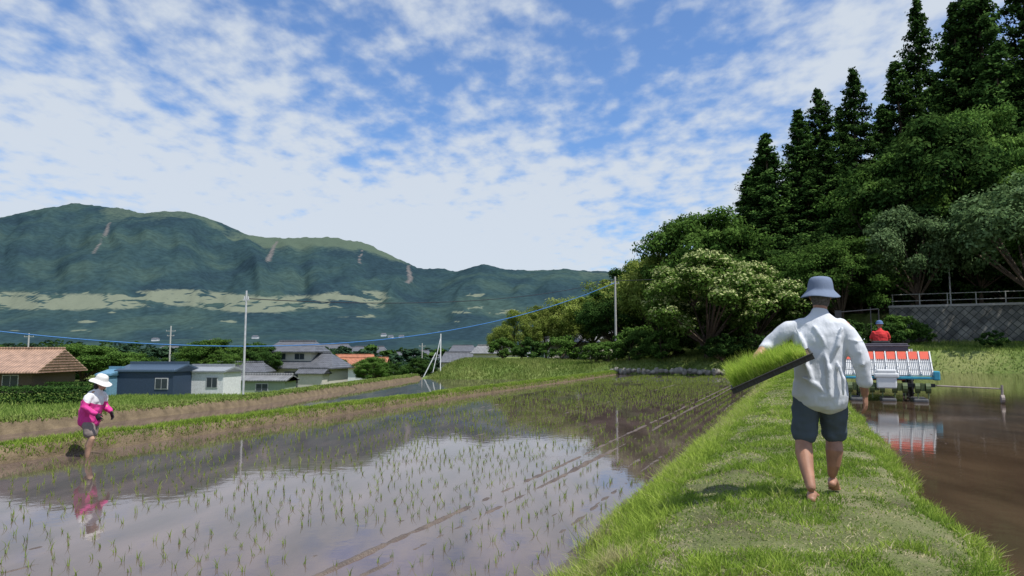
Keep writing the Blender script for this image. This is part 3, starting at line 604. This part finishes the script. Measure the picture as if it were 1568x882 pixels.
def head(B,c,f,up,sc=1):
    c=Vector(c);f=Vector(f).normalized();up=Vector(up).normalized();sd=f.cross(up)
    pts=[(-.115,.03,.03,.03),(-.095,.022,.046,.052),(-.05,.01,.062,.078),(0,0,.073,.09),(.045,-.005,.076,.096),(.085,-.008,.066,.083),(.11,-.01,.045,.058)]
    tube(B,[c+(up*a_+f*b_)*sc for a_,b_,_,_ in pts],[(x_*sc,y_*sc) for _,_,x_,y_ in pts],20,ref=sd)
    tube(B,[c+(up*.01+f*.085)*sc,c+(up*-.03+f*.108)*sc,c+(up*-.038+f*.096)*sc],[.009*sc,.013*sc,.012*sc],8)
    tube(B,[c+(up*-.066+f*.084-sd*.018)*sc,c+(up*-.066+f*.09)*sc,c+(up*-.066+f*.084+sd*.018)*sc],[.006*sc,.008*sc,.006*sc],8,ref=up)
    for q in (-1,1):
        tube(B,[c+(sd*.073*q+up*-.03-f*.0)*sc,c+(sd*.084*q-f*.006)*sc,c+(sd*.08*q+up*.022-f*.012)*sc],[(.006*sc,.01*sc),(.008*sc,.016*sc),(.006*sc,.01*sc)],10,ref=sd)
def eyes(parent,c,f,up):
    c=Vector(c);f=Vector(f).normalized();up=Vector(up).normalized();sd=f.cross(up);B=([],[])
    for q in (-1,1): tube(B,[c+sd*.04*q+f*.078,c+sd*.022*q+f*.085],[.008,.008],8)
    part('eyes',B,M_eye,parent,smooth=True)
M_eye=plain('eyes',(.05,.035,.03),.3)
def lathe(name,prof,mat,parent,loc,rot=(0,0,0),n=40,wob=0):
    V=[];F=[]
    for i,(r_,z_) in enumerate(prof):
        for j in range(n):
            a=2*math.pi*j/n;w=wob*math.sin(a*3+1)*(r_/.15)**3;V.append((r_*math.cos(a),r_*1.08*math.sin(a),z_+w))
    for i in range(len(prof)-1):
        for j in range(n): F.append([i*n+j,i*n+(j+1)%n,(i+1)*n+(j+1)%n,(i+1)*n+j])
    o=mk(name,V,F,mat,True,parent);o.location=loc;o.rotation_euler=rot
    s=o.modifiers.new('s','SOLIDIFY');s.thickness=.004;ss=o.modifiers.new('ss','SUBSURF');ss.levels=1;ss.render_levels=1
    return o
def skinmat(name,c):
    m,nt,out=newmat(name);tc=N(nt,'ShaderNodeTexCoord');n=N(nt,'ShaderNodeTexNoise',Scale=9,Detail=5);nt.links.new(tc.outputs['Object'],n.inputs['Vector'])
    r=ramp(nt,[(.35,tuple(q*.72 for q in c)),(.65,tuple(q*1.15 for q in c))],n.outputs[0]);p=N(nt,'ShaderNodeBsdfPrincipled',Roughness=.55);nt.links.new(r.outputs[0],p.inputs['Base Color'])
    nt.links.new(p.outputs[0],out.inputs[0]);return m
M_skin=skinmat('skin',(.36,.18,.11));M_skin2=skinmat('skin_light',(.5,.3,.2))
M_hair=nmat('hair',(.05,.045,.04),(.14,.13,.12),60,.7,.5,150)
def fabric(name,c,wr=.5,rough=.9,st_=(1,1,.55)):
    c1=tuple(q*.9 for q in c);return nmat(name,c1,c,3,rough,wr,9,detail=3,spec=.1,dist=.025,stretch=st_)
# ---- man with the seedling tray (local: +Y forward, +X his right)
man=empty('man',(2.52,5.95,.62),-math.radians(22))
B=([],[])
tube(B,[(.03,.05,.88),(.03,.05,1.0),(.04,.04,1.15),(.05,.04,1.3),(.05,.03,1.42)],[(.15,.1),(.14,.1),(.14,.095),(.16,.1),(.14,.08)])
tube(B,[(.05,.03,1.42),(.055,.045,1.5),(.06,.065,1.58)],[.065,.055,.056])
hc=(.065,.09,1.655);head(B,hc,(.08,1,-.05),(0,.05,1))
tube(B,[(-.06,.05,.9),(-.08,.07,.7),(-.105,.1,.53),(-.11,.085,.47),(-.108,.02,.36),(-.09,-.08,.22),(-.065,-.16,.1)],[.095,.085,.068,.064,.07,.052,.037])
foot(B,(-.065,-.165,.085),(-.05,.03,.02),1.08)
tube(B,[(.12,.05,.9),(.125,.13,.7),(.13,.22,.53),(.13,.225,.47),(.128,.18,.36),(.118,.19,.24),(.105,.22,.16)],[.095,.085,.068,.064,.07,.052,.037])
foot(B,(.105,.225,.155),(.13,.40,.02),1.08)
tube(B,[(.23,.03,1.4),(.31,-.0,1.22),(.345,.0,1.08),(.36,.04,.95),(.37,.08,.84)],[.052,.048,.045,.039,.029])
hand(B,(.372,.085,.835),(.02,.12,-1),(-.9,.35,.1),1,.3,1.05)
tube(B,[(-.14,.03,1.4),(-.27,.03,1.33),(-.37,.03,1.24),(-.44,-.12,1.155),(-.49,-.27,1.075)],[.052,.048,.045,.037,.028])
hand(B,(-.492,-.275,1.07),(-.08,-.85,-.45),(.15,.35,-1),-1,.85,1.05)
fuse('body',B,M_skin,man,.0055,3)
eyes(man,hc,(.08,1,-.05),(0,.05,1))
B=([],[])
tube(B,[(.065,.07,1.60),(.065,.055,1.66),(.065,.07,1.72)],[(.07,.07),(.08,.088),(.079,.09)],16);fuse('hair',B,M_hair,man,.008,3)
B=([],[])
tube(B,[(.035,.05,.82),(.035,.05,.90),(.035,.045,1.05),(.045,.035,1.2),(.05,.03,1.34),(.05,.03,1.42),(.05,.035,1.475),(.053,.045,1.51)],[(.215,.17),(.21,.165),(.2,.155),(.21,.15),(.222,.14),(.2,.11),(.115,.08),(.07,.065)],24)
tube(B,[(.19,.03,1.405),(.255,.02,1.345),(.31,.0,1.22),(.345,.0,1.1),(.36,.025,1.01),(.365,.045,.95)],[.07,.074,.074,.068,.061,.054],16)
tube(B,[(.362,.04,.975),(.367,.05,.945)],[.061,.061],16)
tube(B,[(-.09,.03,1.41),(-.18,.03,1.38),(-.27,.03,1.32),(-.35,.03,1.255),(-.385,-.02,1.21)],[.072,.074,.07,.068,.058],16)
tube(B,[(.02,.03,1.485),(.09,.04,1.485)],[.045,.045],10)
tube(B,[(.1,.055,.79),(.1,.05,.88)],[(.15,.15),(.145,.14)],16)
for (xa,za,xb,zb_,ya,r_) in [(-.14,1.4,-.05,1.05,-.105,.022),(.21,1.38,.1,1.1,-.105,.022),(-.12,1.2,-.02,.88,-.115,.02),(.06,1.25,.1,.84,-.12,.022),(.17,1.1,.2,.84,-.105,.02),(.0,1.4,.08,1.2,-.115,.016),(-.1,.98,.06,.86,-.125,.018)]:
    tube(B,[(xa,ya+.02,za),((xa+xb)/2+.02,ya,(za+zb_)/2),(xb,ya+.01,zb_)],[r_*.5,r_,r_*.5],8)
for k_,z_ in enumerate((1.27,1.18,1.08)): tube(B,[(.25+.03*k_,-.055,z_+.02),(.32+.02*k_,-.066,z_),(.38,-.03,z_+.02)],[.008,.015,.008],8)
fuse('shirt',B,fabric('white_cotton',(.62,.64,.67),.8),man,.009,6,.035,.14)
B=([],[])
tube(B,[(.03,.05,.92),(.03,.05,.87),(.03,.055,.8)],[(.16,.11),(.175,.12),(.16,.11)],20)
tube(B,[(-.06,.05,.86),(-.08,.065,.72),(-.095,.085,.56),(-.1,.09,.5)],[.1,.11,.108,.106],18)
tube(B,[(.125,.05,.86),(.13,.12,.72),(.135,.195,.56),(.135,.215,.51)],[.1,.11,.106,.104],18)
fuse('shorts',B,fabric('slate_cotton',(.08,.1,.12),.6),man,.009,4,.03,.1)
M_hat=fabric('blue_grey_denim',(.17,.21,.29),.4)
lathe('bucket_hat',[(.001,.118),(.06,.115),(.085,.1),(.095,.06),(.1,.015),(.102,0),(.125,-.025),(.155,-.055),(.153,-.058)],M_hat,man,(.066,.085,1.705),(.03,.03,0),wob=.006)
# ---- seedling tray
tr=bpy.data.objects.new('seedling_tray',None);col.objects.link(tr)
Mx=Matrix(((.905,0,-.425,-.34),(0,1,0,-.275),(.425,0,.905,1.05),(0,0,0,1)))@Matrix.Rotation(math.radians(9),4,'X')
tr.matrix_world=Matrix.Translation(man.location)@Matrix.Rotation(-math.radians(22),4,'Z')@Mx
M_tray=plain('tray_plastic',(.05,.047,.042),.6)
B=([],[]);box(B,-.33,.33,-.15,.15,-.04,-.03)
for (a_,b_,c_,d_) in [(-.34,.34,-.16,-.146),(-.34,.34,.146,.16),(-.34,-.326,-.146,.146),(.326,.34,-.146,.146)]: box(B,a_,b_,c_,d_,-.042,.006)
for k in range(12): box(B,-.31+k*.053,-.295+k*.053,-.168,-.16,-.036,.0)
box(B,-.345,.345,-.174,-.16,.0,.01)
part('tray',B,M_tray,tr,.003)
B=([],[]);box(B,-.325,.325,-.145,.145,-.03,.002);part('soil',B,M_soil,tr)
n=8000;xx=rng.uniform(-.32,.30,n);P=np.stack([xx,rng.uniform(-.125,.14,n),np.full(n,.001)],1)
hh=rng.uniform(.08,.17,n)*np.interp(xx,[-.32,-.1,.15,.32],[1,1.05,.9,.45])*(.4+1.2*fbm(xx*14,P[:,1]*14,2,3))
sm_=leafmat('seedling_mat',[(0,(.15,.24,.03)),(.5,(.34,.48,.07)),(1,(.55,.62,.14))],.45,6,.25)
blades('seedlings',P,hh,np.full(n,.0034),rng.uniform(.03,.5,n),sm_,rng.random(n),tr)
# ---- woman planting at the far levee
wo=empty('woman',(-7.4,12.6,-.1),-math.radians(100))
B=([],[])
tube(B,[(0,0,.78),(0,.03,.95),(0,.1,1.1),(0,.13,1.2)],[(.13,.1),(.12,.09),(.14,.09),(.12,.07)])
tube(B,[(0,.13,1.2),(0,.16,1.27),(0,.18,1.31)],[.05,.045,.045]);wh=(0,.21,1.36);head(B,wh,(0,1,-.45),(0,.45,1),.95)
for q,yy in ((-1,-.06),(1,.1)):
    tube(B,[(.08*q,0,.78),(.085*q,.04+yy*.5,.6),(.09*q,.05+yy,.42),(.09*q,.0+yy,.28),(.09*q,-.03+yy,.1)],[.085,.07,.052,.052,.034])
    foot(B,(.09*q,-.03+yy,.08),(.09*q,.15+yy,.02),.9)
    tube(B,[(.16*q,.11,1.15),(.22*q,.1,.98),(.18*q,.25,.88)],[.042,.036,.03])
fuse('body',B,M_skin2,wo,.007,3);eyes(wo,wh,(0,1,-.45),(0,.45,1))
m,nt,out=newmat('pink_white_jacket');tc=N(nt,'ShaderNodeTexCoord');sx=N(nt,'ShaderNodeSeparateXYZ');nt.links.new(tc.outputs['Object'],sx.inputs[0])
ad=N(nt,'ShaderNodeMath',operation='MULTIPLY_ADD');nt.links.new(sx.outputs[1],ad.inputs[0]);ad.inputs[1].default_value=.9;nt.links.new(sx.outputs[2],ad.inputs[2])
r=ramp(nt,[(.0,(.6,.035,.24)),(.499,(.6,.035,.24)),(.501,(.7,.69,.7))]);mr=N(nt,'ShaderNodeMapRange');mr.inputs[1].default_value=.8;mr.inputs[2].default_value=1.56;nt.links.new(ad.outputs[0],mr.inputs[0]);nt.links.new(mr.outputs[0],r.inputs[0])
p=N(nt,'ShaderNodeBsdfPrincipled',Roughness=.8);nt.links.new(r.outputs[0],p.inputs['Base Color']);nt.links.new(p.outputs[0],out.inputs[0])
B=([],[])
tube(B,[(0,0,.72),(0,.01,.85),(0,.05,1.0),(0,.1,1.13),(0,.13,1.2),(0,.16,1.27)],[(.2,.17),(.195,.165),(.185,.155),(.18,.135),(.13,.1),(.06,.06)],20)
for q in (-1,1): tube(B,[(.14*q,.12,1.16),(.2*q,.11,1.08),(.235*q,.1,.97),(.21*q,.19,.9),(.18*q,.27,.86)],[.07,.065,.06,.055,.045],14)
fuse('jacket',B,m,wo,.012,4,.04,.1)
B=([],[])
tube(B,[(0,0,.86),(0,0,.76),(0,0,.7)],[(.16,.13),(.17,.14),(.14,.11)])
for q,yy in ((-1,-.06),(1,.1)): tube(B,[(.08*q,0,.76),(.085*q,.03+yy*.4,.62),(.09*q,.04+yy*.7,.5)],[.1,.1,.098])
fuse('shorts',B,fabric('greige_cotton',(.24,.2,.18)),wo,.012,4,.02,.1)
B=([],[])
for q in (-1,1): hand(B,(.175*q,.28,.855),(-.1*q,.5,-.8),(-.7*q,-.2,0),q,.4,1.05)
fuse('gloves',B,M_black,wo,.0055,2)
lathe('sun_hat',[(.001,.12),(.06,.115),(.088,.09),(.095,.05),(.1,.01),(.14,-.01),(.175,-.03),(.173,-.034)],fabric('white_hat',(.7,.69,.65),.2),wo,(0,.2,1.41),(-.35,0,0),wob=.008)
B=([],[]);tube(B,[(0,.14,1.3),(0,.17,1.36),(0,.19,1.4)],[(.08,.07),(.085,.08),(.08,.08)]);fuse('hair',B,plain('black_hair',(.02,.018,.017),.6),wo,.01,3)
# ------------------------------------------------------------ rice transplanter (local: +Y forward, origin on water under the planting unit)
TX,TY=10.9,20.8
rt=empty('rice_transplanter',(TX,TY,.42),-math.radians(24))
P_red=plain('red_paint',(.6,.1,.06),.35,v=.05);P_wht=plain('white_plastic',(.66,.67,.67),.4,v=.05);P_teal=plain('teal_plastic',(.05,.28,.4),.4);P_dk=plain('dark_steel',(.05,.05,.055),.5,.4);P_gry=plain('grey_cover',(.09,.08,.1),.7)
def slab(B,x0,x1,ya,za,yb,zb,th):
    d=Vector((0,yb-ya,zb-za)).normalized();nn=Vector((0,-d.z,d.y))*th
    pts=[(x0,ya,za),(x1,ya,za),(x1,yb,zb),(x0,yb,zb)];i=len(B[0]);B[0].extend(pts);B[0].extend([(p_[0],p_[1]+nn.y,p_[2]+nn.z) for p_ in pts])
    for f in ([0,1,2,3],[7,6,5,4],[0,4,5,1],[1,5,6,2],[2,6,7,3],[3,7,4,0]): B[1].append([i+q for q in f])
B=([],[]);slab(B,-1.15,1.15,.0,.72,.62,1.36,.03);part('seedling_platform',B,P_wht,rt,.006)
B=([],[])
for k in range(9): x_=-1.15+k*2.3/8;slab(B,x_-.014,x_+.014,-.03,.74,.59,1.38,.07)
for k in range(8):
    for q in range(1,6): x_=-1.15+k*2.3/8+q*.048;slab(B,x_-.004,x_+.004,.0,.75,.58,1.36,.045)
part('lane_dividers',B,P_wht,rt)
B=([],[])
for k in range(8): x_=-1.15+(k+.5)*2.3/8;slab(B,x_-.11,x_+.11,.4,1.165,.6,1.38,.05)
part('lane_ends',B,P_red,rt)
B=([],[])
for z_ in (.88,1.08): box(B,-1.17,1.17,z_*.8-.78,z_*.8-.76,z_,z_+.02)
part('press_rods',B,M_metal,rt)
B=([],[]);box(B,-1.17,1.17,-.1,.02,.62,.7);part('lower_rail',B,P_teal,rt,.02)
B=([],[]);box(B,1.15,1.32,-.12,.25,.6,.86);box(B,-1.32,-1.17,-.12,.2,.62,.8);part('side_covers',B,P_teal,rt,.03)
B=([],[]);box(B,-1.2,1.2,.02,.1,.4,.5);part('beam',B,P_dk,rt)
B=([],[])
for k in range(4):
    x_=-.86+k*.575
    box(B,x_-.05,x_+.05,-.25,.3,.3,.5)
    for q in (-1,1):
        cyl(B,(x_+q*.07,-.18,.38),(x_+q*.19,-.18,.38),.15,.15,12);cyl(B,(x_+q*.13,-.2,.4),(x_+q*.13,-.28,.08),.025,.015,6)
part('planting_units',B,plain('planting_case',(.09,.12,.05),.5),rt)
B=([],[])
for x_ in (-.8,0,.8): box(B,x_-.19,x_+.19,-.35,.75,-.03,.09)
part('floats',B,plain('float_plastic',(.1,.1,.1),.5),rt,.04)
B=([],[]);box(B,-.3,.22,-.34,-.1,.36,.9);box(B,-.36,.28,-.36,-.12,.66,.8);part('fertiliser_box',B,P_wht,rt,.04)
B=([],[]);box(B,-1.1,.62,.6,.95,1.42,1.66);box(B,-1.15,.67,.58,.97,1.56,1.6);part('hopper_cover',B,P_gry,rt,.04)
B=([],[]);box(B,-.55,.55,.9,3.2,.55,.72);box(B,-.35,.35,2.3,3.3,.72,1.25);part('chassis',B,P_red,rt,.06)
B=([],[]);box(B,-.62,.62,.9,2.4,.73,.78);part('deck',B,P_dk,rt)
B=([],[]);box(B,-.3,.2,1.25,1.75,.78,1.5);box(B,-.3,.2,1.22,1.34,1.5,1.75);part('seat',B,M_black,rt,.05)
B=([],[]);cyl(B,(-.05,2.4,1.2),(-.05,2.15,1.75),.03,.03,8);part('steering_column',B,P_dk,rt)
def wheel(name,x,y,z,R,w,parent):
    bpy.ops.mesh.primitive_torus_add(major_radius=R,minor_radius=.05,major_segments=32,minor_segments=8);o=bpy.context.object;o.name=name;o.data.materials.append(M_black);o.location=(x,y,z);o.rotation_euler=(0,math.pi/2,0);o.parent=parent
    B=([],[])
    for k in range(14):
        a=k*2*math.pi/14;cyl(B,(x,y,z),(x,y+math.cos(a)*R,z+math.sin(a)*R),.012,.012,5);cyl(B,(x-w/2,y+math.cos(a)*R,z+math.sin(a)*R),(x+w/2,y+math.cos(a)*R,z+math.sin(a)*R),.03,.03,5)
    cyl(B,(x-.1,y,z),(x+.1,y,z),.1,.1,12);part(name+'_spokes',B,M_black,parent)
for x_,q in ((-.68,'l'),(.68,'r')):
    wheel('rear_wheel_'+q,x_,1.25,.38,.45,.14,rt);wheel('front_wheel_'+q,x_,2.9,.3,.36,.12,rt)
B=([],[])
for x_ in (-.85,.85): box(B,x_-.25,x_+.25,2.2,2.9,1.0,1.04);box(B,x_-.25,x_+.25,2.2,2.9,1.35,1.39);cyl(B,(x_,2.2,.75),(x_,2.2,1.5),.025,.025);cyl(B,(x_,2.9,.75),(x_,2.9,1.5),.025,.025)
part('spare_seedling_racks',B,P_wht,rt)
B=([],[]);cyl(B,(-1.2,2.6,.75),(-1.2,2.6,2.75),.03,.03,8);box(B,-1.3,-1.1,2.56,2.6,2.5,2.78);cyl(B,(-1.2,2.6,.8),(-.5,2.6,.7),.03,.03,8);cyl(B,(-.2,3.2,1.2),(-.2,3.3,2.9),.015,.015,6);part('mirror_post',B,P_dk,rt)
B=([],[]);cyl(B,(-1.2,2.6,2.72),(.0,2.6,2.8),.018,.018,8);cyl(B,(.0,2.6,.75),(.0,2.6,2.8),.018,.018,8);part('guard_bar',B,P_dk,rt)
B=([],[]);cyl(B,(1.2,.0,.45),(2.75,-.15,.4),.022,.018,8);cyl(B,(2.75,-.15,.5),(2.75,-.15,.0),.03,.03,8);cyl(B,(2.71,-.15,.12),(2.79,-.15,.12),.12,.12,12)
cyl(B,(-1.2,0,.45),(-1.5,.05,.9),.02,.02);part('marker_arm',B,plain('dull_steel',(.3,.25,.22),.6),rt)
# ---- driver
dr=empty('driver',(TX,TY,.42),-math.radians(24))
def dp(v): return (v[0]-.05,v[1]+1.5,v[2]+1.5)
B=([],[])
tube(B,[dp(p_) for p_ in [(0,0,.08),(0,0,.25),(0,.0,.45),(0,.02,.55)]],[(.14,.1),(.14,.1),(.16,.1),(.1,.08)])
tube(B,[dp((0,.02,.5)),dp((0,.04,.62)),dp((0,.05,.68))],[.055,.05,.05]);head(B,dp((0,.07,.75)),(0,1,-.1),(0,.1,1))
for q in (-1,1):
    tube(B,[dp((.1*q,0,.08)),dp((.13*q,.42,.08)),dp((.14*q,.5,-.2)),dp((.14*q,.46,-.62))],[.09,.065,.055,.04]);foot(B,dp((.14*q,.46,-.62)),dp((.14*q,.64,-.69)))
    tube(B,[dp((.19*q,0,.5)),dp((.25*q,.1,.28)),dp((.16*q,.4,.25)),dp((.14*q,.52,.3))],[.05,.045,.038,.028]);hand(B,dp((.14*q,.52,.3)),(0,1,.1),(0,-.1,-1),q,.6)
fuse('body',B,M_skin,dr,.007,3)
B=([],[])
tube(B,[dp(p_) for p_ in [(0,0,.05),(0,0,.25),(0,.0,.45),(0,.01,.53),(0,.03,.6)]],[(.2,.15),(.205,.15),(.22,.14),(.16,.1),(.065,.065)],20)
for q in (-1,1): tube(B,[dp((.17*q,0,.5)),dp((.24*q,.07,.34))],[.07,.065])
fuse('shirt',B,fabric('red_cotton',(.6,.05,.05)),dr,.012,4,.03,.1)
B=([],[])
for q in (-1,1): tube(B,[dp((.08*q,0,.06)),dp((.13*q,.42,.08)),dp((.14*q,.5,-.2)),dp((.14*q,.46,-.58))],[.11,.085,.075,.065])
fuse('trousers',B,fabric('navy_cotton',(.03,.04,.07)),dr,.012,4)
lathe('cap',[(.001,.1),(.05,.095),(.085,.07),(.095,.03),(.1,0),(.115,-.015),(.112,-.018)],fabric('blue_cap',(.1,.16,.3)),dr,dp((0,.06,.79)))
# ------------------------------------------------------------ camera, sun, sky
cam=bpy.data.cameras.new('camera');cam.lens=25;cam.sensor_width=36;cam.clip_end=30000;cam.clip_start=.05
co=obj('camera',cam);co.location=(0,0,1.8);co.rotation_euler=(math.radians(95.2),0,0);S.camera=co
sd=Vector((.80,-.60,0)).normalized();el=math.radians(62)
sv=Vector((sd.x*math.cos(el),sd.y*math.cos(el),math.sin(el)))
L=bpy.data.lights.new('sun','SUN');L.energy=5.0;L.angle=math.radians(.5);L.color=(1,.96,.9);lo=obj('sun',L);lo.rotation_euler=sv.to_track_quat('Z','Y').to_euler()
w=bpy.data.worlds.new('World');S.world=w;w.use_nodes=True;nt=w.node_tree;nt.nodes.clear()
out=N(nt,'ShaderNodeOutputWorld');bg=N(nt,'ShaderNodeBackground',Strength=.12)
sky=N(nt,'ShaderNodeTexSky');sky.sky_type='NISHITA';sky.sun_disc=False;sky.sun_elevation=el;sky.sun_rotation=math.atan2(sd.x,sd.y);sky.air_density=1.0;sky.dust_density=.5;sky.ozone_density=2.0
tc=N(nt,'ShaderNodeTexCoord');sx=N(nt,'ShaderNodeSeparateXYZ');nt.links.new(tc.outputs['Generated'],sx.inputs[0])
def mth(op,a,b=None,c=None):
    n=N(nt,'ShaderNodeMath',operation=op)
    for i,v in enumerate((a,b,c)):
        if v is None: continue
        if isinstance(v,(int,float)): n.inputs[i].default_value=v
        else: nt.links.new(v,n.inputs[i])
    return n.outputs[0]
zz=mth('ADD',mth('MAXIMUM',sx.outputs[2],0.0),.16)
cb=N(nt,'ShaderNodeCombineXYZ');nt.links.new(mth('DIVIDE',sx.outputs[0],zz),cb.inputs[0]);nt.links.new(mth('DIVIDE',sx.outputs[1],zz),cb.inputs[1])
def cn(scale,detail,loc,sc=(1,1,1),rot=0,dist=0,rough=.55):
    mp=N(nt,'ShaderNodeMapping');mp.inputs['Location'].default_value=loc;mp.inputs['Scale'].default_value=sc;mp.inputs['Rotation'].default_value=(0,0,rot);nt.links.new(cb.outputs[0],mp.inputs[0])
    n=N(nt,'ShaderNodeTexNoise',Scale=scale,Detail=detail,Roughness=rough,Distortion=dist);nt.links.new(mp.outputs[0],n.inputs['Vector']);return n.outputs[0]
big=cn(.8,4,(3.1,1.7,0),(1,.8,1),.3,.2)
mid=cn(2.4,7,(1.3,.4,0),(1,.8,1),.5,.15)
cell=cn(13,4,(.3,2.2,0),(1,.8,1),.4,.0,.5)
fine=cn(3.5,9,(5,2.2,0),(1,.3,1),.9,.3,.65)
cellw=mth('MULTIPLY',mth('SUBTRACT',cell,.5),.85)
c_=mth('ADD',mth('MULTIPLY',big,1.15),mth('ADD',mth('MULTIPLY',mid,.8),mth('ADD',cellw,mth('MULTIPLY',fine,.45))))
hz=N(nt,'ShaderNodeMapRange');hz.inputs[1].default_value=.30;hz.inputs[2].default_value=.09;hz.inputs[3].default_value=0;hz.inputs[4].default_value=.5;nt.links.new(sx.outputs[2],hz.inputs[0])
c_=mth('ADD',c_,hz.outputs[0])
cr=N(nt,'ShaderNodeMapRange');cr.inputs[1].default_value=.99;cr.inputs[2].default_value=1.46;cr.inputs[3].default_value=.05;cr.inputs[4].default_value=.92;cr.interpolation_type='SMOOTHSTEP';nt.links.new(c_,cr.inputs[0])
tint=N(nt,'ShaderNodeMixRGB',blend_type='MULTIPLY');tint.inputs[0].default_value=1;tint.inputs[2].default_value=(.78,1.08,1.42,1);nt.links.new(sky.outputs[0],tint.inputs[1])
mx=N(nt,'ShaderNodeMixRGB');mx.inputs[2].default_value=(5.6,6.1,6.7,1);nt.links.new(cr.outputs[0],mx.inputs[0]);nt.links.new(tint.outputs[0],mx.inputs[1])
nt.links.new(mx.outputs[0],bg.inputs[0]);nt.links.new(bg.outputs[0],out.inputs[0])
S.view_settings.view_transform='Standard';S.view_settings.look='None';S.view_settings.exposure=0
